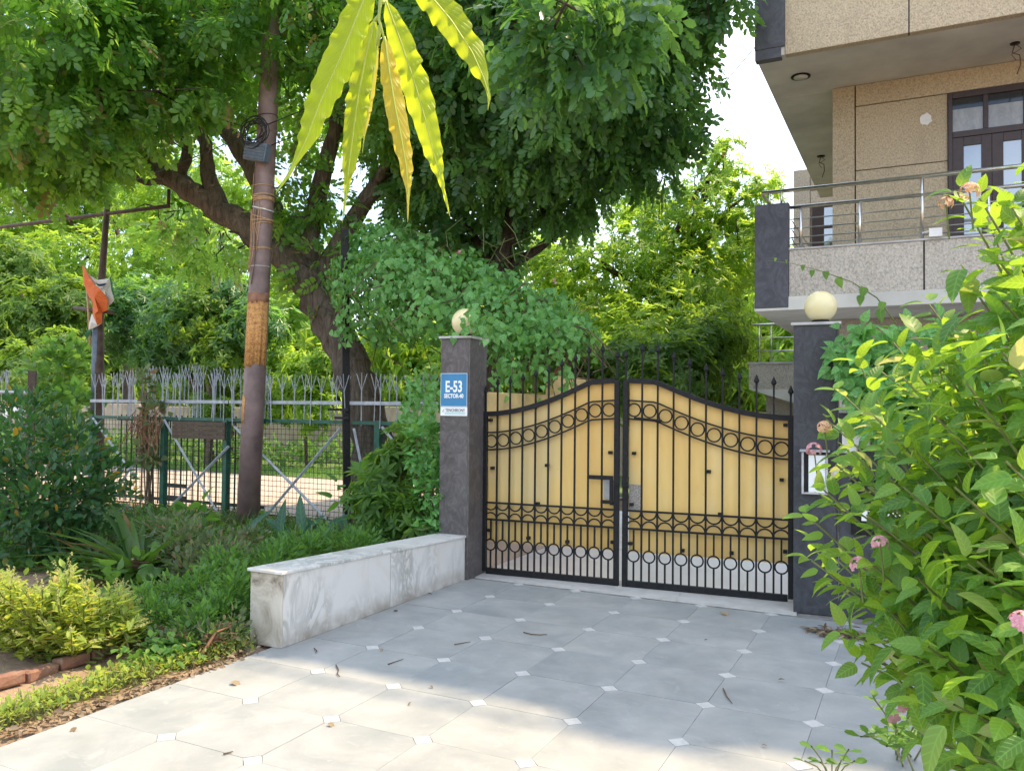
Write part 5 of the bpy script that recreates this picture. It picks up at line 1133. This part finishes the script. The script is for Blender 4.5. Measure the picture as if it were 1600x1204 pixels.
w_ = np.sin(p[:, 0]*2.3)+np.sin(p[:, 1]*3.1+p[:, 0]); p = p[w_ > -.9]; o = unit(len(p))
tag(scatter('ground_cover', [t_leaf(.36, .2, .1, .45), T_LANCE], p, o*.7+UP*.7, UP+.5*o, .06+.06*rng.random(len(p)), M['lf_weed']), kind='stuff')
n = 7000; p = np.c_[rng.uniform(-12, -4.45, n), rng.uniform(5.6, 9.1, n), np.full(n, -.03)]
tag(scatter('bed_grass', T_GRASS, p, unit(n)*.5+UP, unit(n), .14+.16*rng.random(n), M['lf_lily']), kind='stuff')

# ================================================================== FLOWERING BUSH ON THE RIGHT
lb = thing('flowering_bush', 'sunlit bush with serrated heart leaves and pink flower heads filling the right edge', 'shrub', (.55, 2.9, 0)); LBO = lb.location.copy()
TIPS = [(1490, 300, 2.6), (1525, 310, 2.5), (1575, 325, 2.3), (1610, 265, 2.2), (1595, 420, 1.95), (1545, 395, 2.35), (1500, 430, 2.5), (1445, 475, 2.8), (1475, 515, 2.5), (1390, 535, 3.0), (1335, 565, 3.1), (1405, 590, 2.7), (1305, 610, 3.2), (1355, 645, 2.8), (1285, 655, 3.1), (1325, 705, 2.7), (1300, 725, 2.9),
  (1445, 640, 2.35), (1505, 600, 2.1), (1560, 550, 1.95), (1255, 805, 2.9), (1278, 775, 2.8), (1335, 800, 2.5), (1405, 760, 2.25), (1485, 760, 2.0), (1565, 720, 1.8), (1262, 875, 2.8), (1300, 905, 2.7), (1355, 880, 2.4), (1425, 900, 2.15), (1505, 880, 1.95), (1585, 860, 1.75), (1315, 985, 2.5), (1375, 1000, 2.3), (1340, 1035, 2.45), (1445, 1010, 2.05), (1535, 1000, 1.8), (1605, 980, 1.65), (1410, 1085, 2.1), (1485, 1100, 1.9), (1565, 1120, 1.7), (1605, 1150, 1.6), (1440, 1150, 1.95), (1515, 1180, 1.75),
  (1560, 470, 2.2), (1520, 530, 2.3), (1600, 600, 2.0), (1380, 700, 2.6), (1430, 820, 2.35), (1540, 800, 2.1), (1470, 940, 2.2), (1600, 740, 2.1), (1420, 700, 2.5), (1550, 640, 2.3), (1590, 500, 2.2), (1480, 690, 2.4), (1380, 950, 2.4), (1350, 760, 2.6), (1600, 1060, 1.9), (1530, 1080, 2.1), (1460, 570, 2.6)]
LP = []; LF = []; LN = []; LS = []; st = MB()
TIPS2 = TIPS + [(u+rng.uniform(0, 70), v+rng.uniform(-10, 60), t+rng.uniform(-.1, .3)) for u, v, t in TIPS]
for k, (u, v, t) in enumerate(TIPS2):
    tip = D(u+6, v, t); b = Vector((.95+.25*rng.normal()+.1*(u-1450)/200, 2.75+.25*rng.normal(), -.03)); pts = []
    c1 = b.lerp(tip, .45)+Vector((.05, .05, .28)); ns_ = 22
    for i in range(ns_+1): s = i/ns_; pts.append(b*(1-s)**2+c1*2*s*(1-s)+tip*s*s)
    st.tube([p-LBO for p in pts], [.011*(1-.72*i/ns_) for i in range(ns_+1)], 6, False)
    L = sum((pts[i+1]-pts[i]).length for i in range(ns_)); nodes = int(L*.74/.052)
    for j in range(nodes+1):
        s = .26+.74*j/nodes; i = min(int(s*ns_), ns_-1); p = pts[i].lerp(pts[i+1], s*ns_-i); ax = np.array((pts[i+1]-pts[i]).normalized())
        q = np.cross(ax, UP); q /= np.linalg.norm(q)+1e-6; q2 = np.cross(ax, q); a = (j % 2)*1.57+rng.normal()*.35+k
        big = (.055+.046*math.sin(min(1, (1-s)*2.4+.22)*1.57))*rng.uniform(.8, 1.2)
        for sg in (-1, 1):
            if rng.random() < .12: continue
            d = sg*(q*math.cos(a)+q2*math.sin(a))+ax*(.5+.5*s)+np.array([0, 0, -.25+.2*rng.random()]); d /= np.linalg.norm(d)
            pe = np.array(p)+d*.018; LP.append(pe); LF.append(d); LN.append(UP*1.0+ax*.25-.5*np.array(CW)*rng.random()+.38*rng.normal(size=3)); LS.append(big)
tag(st.build('stems', M['stem'], lb, True), kind='stuff')
LP, LF, LN, LS = map(np.array, (LP, LF, LN, LS))
T_LANT = t_shape([(0, .012), (.035, .11), (.09, .20), (.15, .255), (.21, .285), (.27, .275), (.33, .293), (.39, .272), (.45, .280), (.51, .25), (.57, .252), (.63, .212), (.69, .208), (.75, .162), (.81, .142), (.87, .09), (.93, .052), (1., .003)], .20, .28, -.6)
T_LANT2 = t_shape([(y, w) for y, w in [(0, .012), (.05, .13), (.15, .23), (.25, .25), (.3, .262), (.4, .25), (.47, .255), (.6, .22), (.66, .215), (.78, .145), (.84, .13), (.93, .05), (1., .003)]], .34, .45, -.4)
foliage(lb, [T_LANT, T_LANT2], M['lf_lant'], LP, LF, LN, LS, 300)
# inner shade leaves
k = 1700; tp = np.array([D(*t) for t in TIPS]); a = tp[rng.integers(len(tp), size=k)]; cc_ = np.array([.9, 2.9, .9]); s = rng.random((k, 1))**.7*.75; p = a*(1-s)+cc_*s+rng.normal(size=(k, 3))*.13; u, v, z = npix(p)
edge = np.interp(v, [250, 330, 450, 560, 650, 720, 800, 900, 960, 1000, 1080, 1150, 1250], [1560, 1520, 1470, 1390, 1370, 1430, 1430, 1330, 1330, 1360, 1430, 1460, 1450]); g = (u > edge) & (p[:, 2] > .02) & (z > 1.55); p = p[g]; o = unit(len(p))
foliage(lb, T_LANT2, M['lf_lant'], p, o+UP*.2, UP+.5*o, .075+.05*rng.random(len(p)), 0, 'inner_foliage')
# flower heads
def flower(u, v, t, r, mat, nm='flower_head'):
    c = np.array(D(u, v, t)-LBO); n_ = 34; d = unit(n_); d[:, 2] = np.where(d[:, 2] < -.45, -d[:, 2], d[:, 2]); d /= np.linalg.norm(d, axis=1, keepdims=True); pos = []; fw = []; nr = []
    for i in range(n_):
        x = np.cross(d[i], [0, 1, .3]); x /= np.linalg.norm(x); y = np.cross(d[i], x)
        for j in range(4): a = j*1.571+i; f_ = x*math.cos(a)+y*math.sin(a); pos.append(c+d[i]*r*1.1); fw.append(f_+d[i]*.25); nr.append(d[i])
    o = scatter(nm, t_leaf(.42, .1, .1, .5), pos, fw, nr, r*.42, M[mat], lb, None)
    s = MB(); s.tube([Vector(c)+Vector((.01, .02, -.11)), Vector(c)], [.003, .0025], 5); s.build('flower_stalk', M['stem'], lb)
for f_ in ((1515, 300, 2.45, .024, 'petal_o'), (1478, 318, 2.55, .018, 'petal_o'), (1288, 668, 3.05, .022, 'petal_o'), (1272, 703, 3.05, .024, 'petal_p'), (1375, 849, 2.35, .020, 'petal_p'), (1342, 883, 2.4, .022, 'petal_p'), (1598, 975, 1.6, .022, 'petal_p')): flower(*f_)
# periwinkle at its foot
pw = thing('periwinkle', 'small pink periwinkle plant at the foot of the flowering bush', 'plant', G(1420, 1190)); PO = np.array(pw.location)
P0 = []; F0 = []; N0 = []; m = MB()
for (u, v, t) in ((1365, 1090, 2.9), (1400, 1135, 2.75), (1345, 1150, 2.7), (1430, 1100, 2.8), (1455, 1120, 2.65), (1385, 1165, 2.7), (1440, 1160, 2.6), (1480, 1150, 2.6)):
    tip = np.array(D(u, v, t)); base = PO+np.array([rng.normal()*.06, rng.normal()*.06, 0]); m.tube([Vector(q-PO) for q in (base, base*.5+tip*.5+[0, 0, .05], tip)], [.005, .004, .003], 5, False)
    for j in range(9):
        s = .3+.7*j/8; c = base*(1-s)+tip*s+np.array([0, 0, .1*s*(1-s)*2])
        for sg in (-1, 1): a = j*1.57+u; P0.append(c); F0.append([sg*math.cos(a), sg*math.sin(a), .4]); N0.append(UP+.3*rng.normal(size=3))
foliage(pw, t_leaf(.26, .15, .15, .5), M['lf_weed'], np.array(P0), np.array(F0), np.array(N0), .055, 90); tag(m.build('stems', M['stem'], pw), kind='stuff')
for (u, v, t) in ((1397, 1122, 2.75), (1457, 1110, 2.65), (1412, 1106, 2.75)):
    c = np.array(D(u, v, t))-PO; a = np.arange(5)*1.2566; x, y = np.array(CR), np.array(CU)*.8-np.array(CW)*.4
    scatter('flower', t_leaf(.38, .0, .05, .55), np.tile(c, (5, 1)), np.cos(a)[:, None]*x+np.sin(a)[:, None]*y, np.tile(-np.array(CW), (5, 1)), .024, M['petal_p'], pw, None)
# small seedling in the paving joint
sd = thing('seedling', 'small green seedling sprouting from the paving at the bottom edge', 'weed', G(1300, 1225)); me = tmesh('leaf', t_leaf(.3, .2, .2, .5), M['lf_weed']); m = MB(); SO_ = np.array(sd.location)
for (u, v) in ((1268, 1165), (1300, 1172), (1326, 1170), (1282, 1190), (1312, 1192), (1335, 1188), (1258, 1188)):
    tip = np.array(D(u, v, 3.25))-SO_; m.tube([Vector((0, 0, 0)), Vector(tip*.6+[0, 0, .02]), Vector(tip)], .003, 5, False)
    for s in (-1, 1): leaf_obj(me, tip*.95, np.array([s*.9, .2*rng.normal(), .35]), UP+.3*rng.normal(size=3), .055, sd)
tag(m.build('stems', M['stem'], sd), kind='stuff')
# climber on the right pillar with a reaching tendril
iv = thing('climber', 'round leaved climber over the blue-black pillar top behind the flowering bush', 'creeper', tuple(gl(3.8, .1, 0))); IO = np.array(iv.location)
IB = [(*P(1335, 560, 7.3), .22, .15, .22), (*P(1385, 590, 7.3), .35, .2, .3), (*P(1450, 560, 7.4), .45, .2, .3), (*P(1420, 640, 7.2), .5, .2, .35), (*P(1540, 600, 7.2), .5, .25, .5), (*P(1340, 530, 7.4), .15, .1, .15)]
p, o, e = clumps(IB, 300, 4, .1, .2); f = e*.6+o*.3-UP*.4; foliage(iv, T_HEART, M['lf_creep'], p, f, np.array([0, -.8, .6])+.4*rng.normal(size=p.shape), .13*(.6+.6*rng.random(len(p))), 120)
m = MB(); tp = [P(1400, 505, 6.9), P(1370, 465, 6.7), P(1330, 440, 6.5), P(1285, 424, 6.3), P(1240, 412, 6.2), P(1200, 407, 6.1)]; m.tube([p-iv.location for p in tp], [.006, .005, .004, .003, .002, .0015], 5, False); m.build('tendril', M['stem'], iv, True)
me = tmesh('leaf', T_HEART, M['lf_lant'])
for (u, v, s) in ((1375, 490, .10), (1350, 455, .09), (1345, 468, .08), (1310, 440, .09), (1290, 430, .07), (1270, 428, .06), (1255, 420, .05), (1380, 478, .08), (1228, 412, .03), (1212, 409, .03)): leaf_obj(me, np.array(P(u, v-6, 6.55))-IO, np.array([.2*rng.normal(), -.3, -1]), np.array([.3*rng.normal(), -1, .3]), s, iv)

# ================================================================== LEAVES HANGING IN FRONT
hb = thing('hanging_branch', 'drooping twig of long wavy yellow-green leaves hanging close in front', 'branch', D(595, -60, .64)); HO = np.array(hb.location)
def hang_leaf(path, hw, mat, seed, t0=.64, dt=.0, roll=.25, lab=None):
    r = np.random.default_rng(seed); q = np.array([D(u, v, t0+dt*i/(len(path)-1)) for i, (u, v) in enumerate(path)]); seg = np.r_[0, np.cumsum(np.linalg.norm(np.diff(q, axis=0), axis=1))]; Lh = seg[-1]; N = 160
    s = np.linspace(0, 1, N+1); pm = np.stack([np.interp(s*Lh, seg, q[:, i]) for i in range(3)], 1)
    for _ in range(5): pm[1:-1] = (pm[:-2]+2*pm[1:-1]+pm[2:])/4
    tg = np.gradient(pm, axis=0); tg /= np.linalg.norm(tg, axis=1, keepdims=True)
    vw = pm-CAMP; vw /= np.linalg.norm(vw, axis=1, keepdims=True); sd_ = np.cross(tg, vw); sd_ /= np.linalg.norm(sd_, axis=1, keepdims=True); nr = np.cross(sd_, tg)
    prof = np.interp(s, [0, .05, .18, .42, .62, .74, .81, .87, .94, 1], [.05, .5, .9, 1., .80, .55, .27, .13, .09, .02]); v = []; cols = (-1, -.66, -.33, 0, .33, .66, 1); f = []
    ph = r.random(2)*6
    for i in range(N+1):
        for c_ in cols:
            sg = 0 if c_ > 0 else 1; wv = math.sin(s[i]*Lh/.0025+ph[sg]+2.2*math.sin(s[i]*9+ph[sg])); a = abs(c_)
            am = .5+.35*math.sin(s[i]*13+ph[sg]*2)+.3*math.sin(s[i]*31+ph[1-sg]); wv *= am; w = hw*.68*prof[i]*(1+.13*wv*a*a); off = sd_[i]*c_*w*math.cos(roll) + nr[i]*(a*w*(.30+roll*c_) + .0048*wv*a**2.5*(prof[i]**.4))
            v.append(tuple(pm[i]+off-HO))
    k = len(cols)
    for i in range(N):
        for j in range(k-1): b = i*k+j; f.append((b, b+1, b+k+1, b+k))
    me = bpy.data.meshes.new('leaf'); me.from_pydata(v, [], f); me.update(); u = me.uv_layers.new(name='UVMap')
    uv = [(c_*hw/Lh*1.8, x) for x in s for c_ in cols]
    for l in me.loops: u.data[l.index].uv = uv[l.vertex_index]
    me.materials.append(M[mat]); me.polygons.foreach_set('use_smooth', [True]*len(f)); o = inst('leaf', me, hb)
    mr = MB(); mr.tube([Vector(p-HO)-Vector(n_)*.0006 for p, n_ in zip(pm[::4], nr[::4])], [.0008*(1-.8*x)+.0001 for x in s[::4]], 5); mr.build('midrib', M['gstem'], o, True)
    if lab: o['label'] = lab
hang_leaf([(590, -50), (560, 20), (532, 90), (500, 160), (478, 220), (452, 272), (431, 302)], .0185, 'lf_hang', 1, .63, -.02)
hang_leaf([(586, 30), (572, 85), (560, 150), (551, 215), (545, 262), (541, 300), (535, 348)], .0135, 'lf_hang', 2, .66, 0, -.1)
hang_leaf([(590, 70), (584, 110), (577, 160), (570, 205), (566, 240)], .006, 'lf_yel', 3, .69, 0, .6, 'narrow folded yellowing leaf behind the others')
hang_leaf([(601, 58), (608, 110), (617, 165), (628, 220), (635, 262), (638, 300), (637, 347)], .0118, 'lf_yel', 4, .63, 0, .2, 'yellow-orange leaf turning colour')
hang_leaf([(603, 2), (626, 65), (648, 130), (664, 185), (678, 240), (690, 285), (703, 338)], .0168, 'lf_hang', 5, .645, .01, -.15)
hang_leaf([(625, -60), (665, -15), (705, 32), (738, 82), (756, 122), (765, 152), (762, 172)], .0175, 'lf_hang', 6, .62, -.01, .1)
m = MB(); 
m.tube([Vector(D(596, -330, .66))-hb.location, Vector(D(600, -160, .65))-hb.location, Vector(D(597, -40, .645))-hb.location, Vector(D(594, 8, .645))-hb.location, Vector(D(592, 30, .645))-hb.location, Vector(D(600, 60, .635))-hb.location], [.004, .003, .0018, .0014, .0011, .0009], 7, True); m.build('twig', M['gstem'], hb, True)
for a, b in (((594, 5), (604, 3)), ((592, 25), (586, 32)), ((593, 40), (590, 72)), ((597, -45), (590, -50)), ((598, -60), (625, -60))): m = MB(); m.tube([Vector(D(*a, .645))-hb.location, Vector(D(*b, .65))-hb.location], .0016, 6); m.build('petiole', M['gstem'], hb, True)

# ================================================================== BITS ON THE PAVING
def ground_leaf(u, v, s, label, grp='dry leaves lying on the driveway'):
    q = G(u, v, .006); t = tmesh('dry_leaf', t_shape([(0, .02), (.2, .22), (.5, .3), (.8, .16), (1, .01)], .5, .3, 0), M['lf_dry']); o = inst('dry_leaf', t, None, q, (rng.normal()*.2, rng.normal()*.2, rng.uniform(0, 6.28)), (s, s, s)); o.location.z = .012; return tag(o, label, 'dry leaf', grp)
for a in ((361, 1066, .085, 'curled brown leaf on the sunlit slabs nearest the marble wall end'), (119, 1137, .05, 'small dark curled leaf on the sunlit slabs near the left verge'), (1125, 958, .10, 'pale curled leaf by the gate threshold right of centre'), (597, 1014, .04, 'tiny pale leaf touching a white inset near the marble wall'), (672, 1072, .03, 'tiny tan leaf at the edge of the shade'), (512, 1131, .05, 'dark shrivelled leaf below a white inset on the sunlit slabs'), (643, 1098, .03, 'tiny dark leaf alone on the sunlit middle slabs'), (668, 927, .05, 'pale leaf lying at the foot of the marble wall'), (615, 954, .06, 'yellowish leaf lying by the lower marble panel joint'), (1105, 1000, .03, 'tiny dark leaf in the shaded middle of the drive'), (1216, 1063, .04, 'small dark leaf in the shade near the flowering bush'), (1190, 1165, .03, 'tiny dark leaf at the lower shade edge')): ground_leaf(*a)
def ground_twig(pts, label):
    q = [G(u, v, .008) for u, v in pts]; m = MB(); m.tube([p-q[0] for p in q], [.0045]+[.004]*(len(q)-2)+[.0025], 5); return tag(m.build('twig', M['twig'], None, True, loc=q[0]), label, 'twig', 'twigs lying on the driveway')
ground_twig([(710, 1006), (722, 1004), (735, 1002)], 'short straight twig in the shade left of the curved one'); ground_twig([(818, 987), (830, 990), (845, 991), (855, 990)], 'curved dark twig in the shade near the gate'); ground_twig([(606, 1037), (615, 1034), (630, 1029)], 'forked looking twig by the shade edge'); ground_twig([(525, 1038), (529, 1046), (527, 1052), (531, 1056)], 'squiggly dark twig at the shade edge'); ground_twig([(491, 1012), (495, 1016), (493, 1019)], 'tiny bent twig near the marble wall'); ground_twig([(1130, 1075), (1136, 1088), (1144, 1098)], 'thin long twig lying in the right hand shade'); ground_twig([(349, 1177), (357, 1175), (364, 1173)], 'thin twig on the sunlit slabs at the bottom left')
n = 420; c = np.array(G(1325, 993)); p = c+np.c_[rng.normal(size=n)*.13, rng.normal(size=n)*.06, np.abs(rng.normal(size=n))*.012+.004]; o = unit(n); o[:, 2] *= .25
tag(scatter('swept_debris', t_leaf(.12, .3, .2, .45), p, o, UP+.5*unit(n), .05+.04*rng.random(n), M['lf_dry']), kind='stuff')
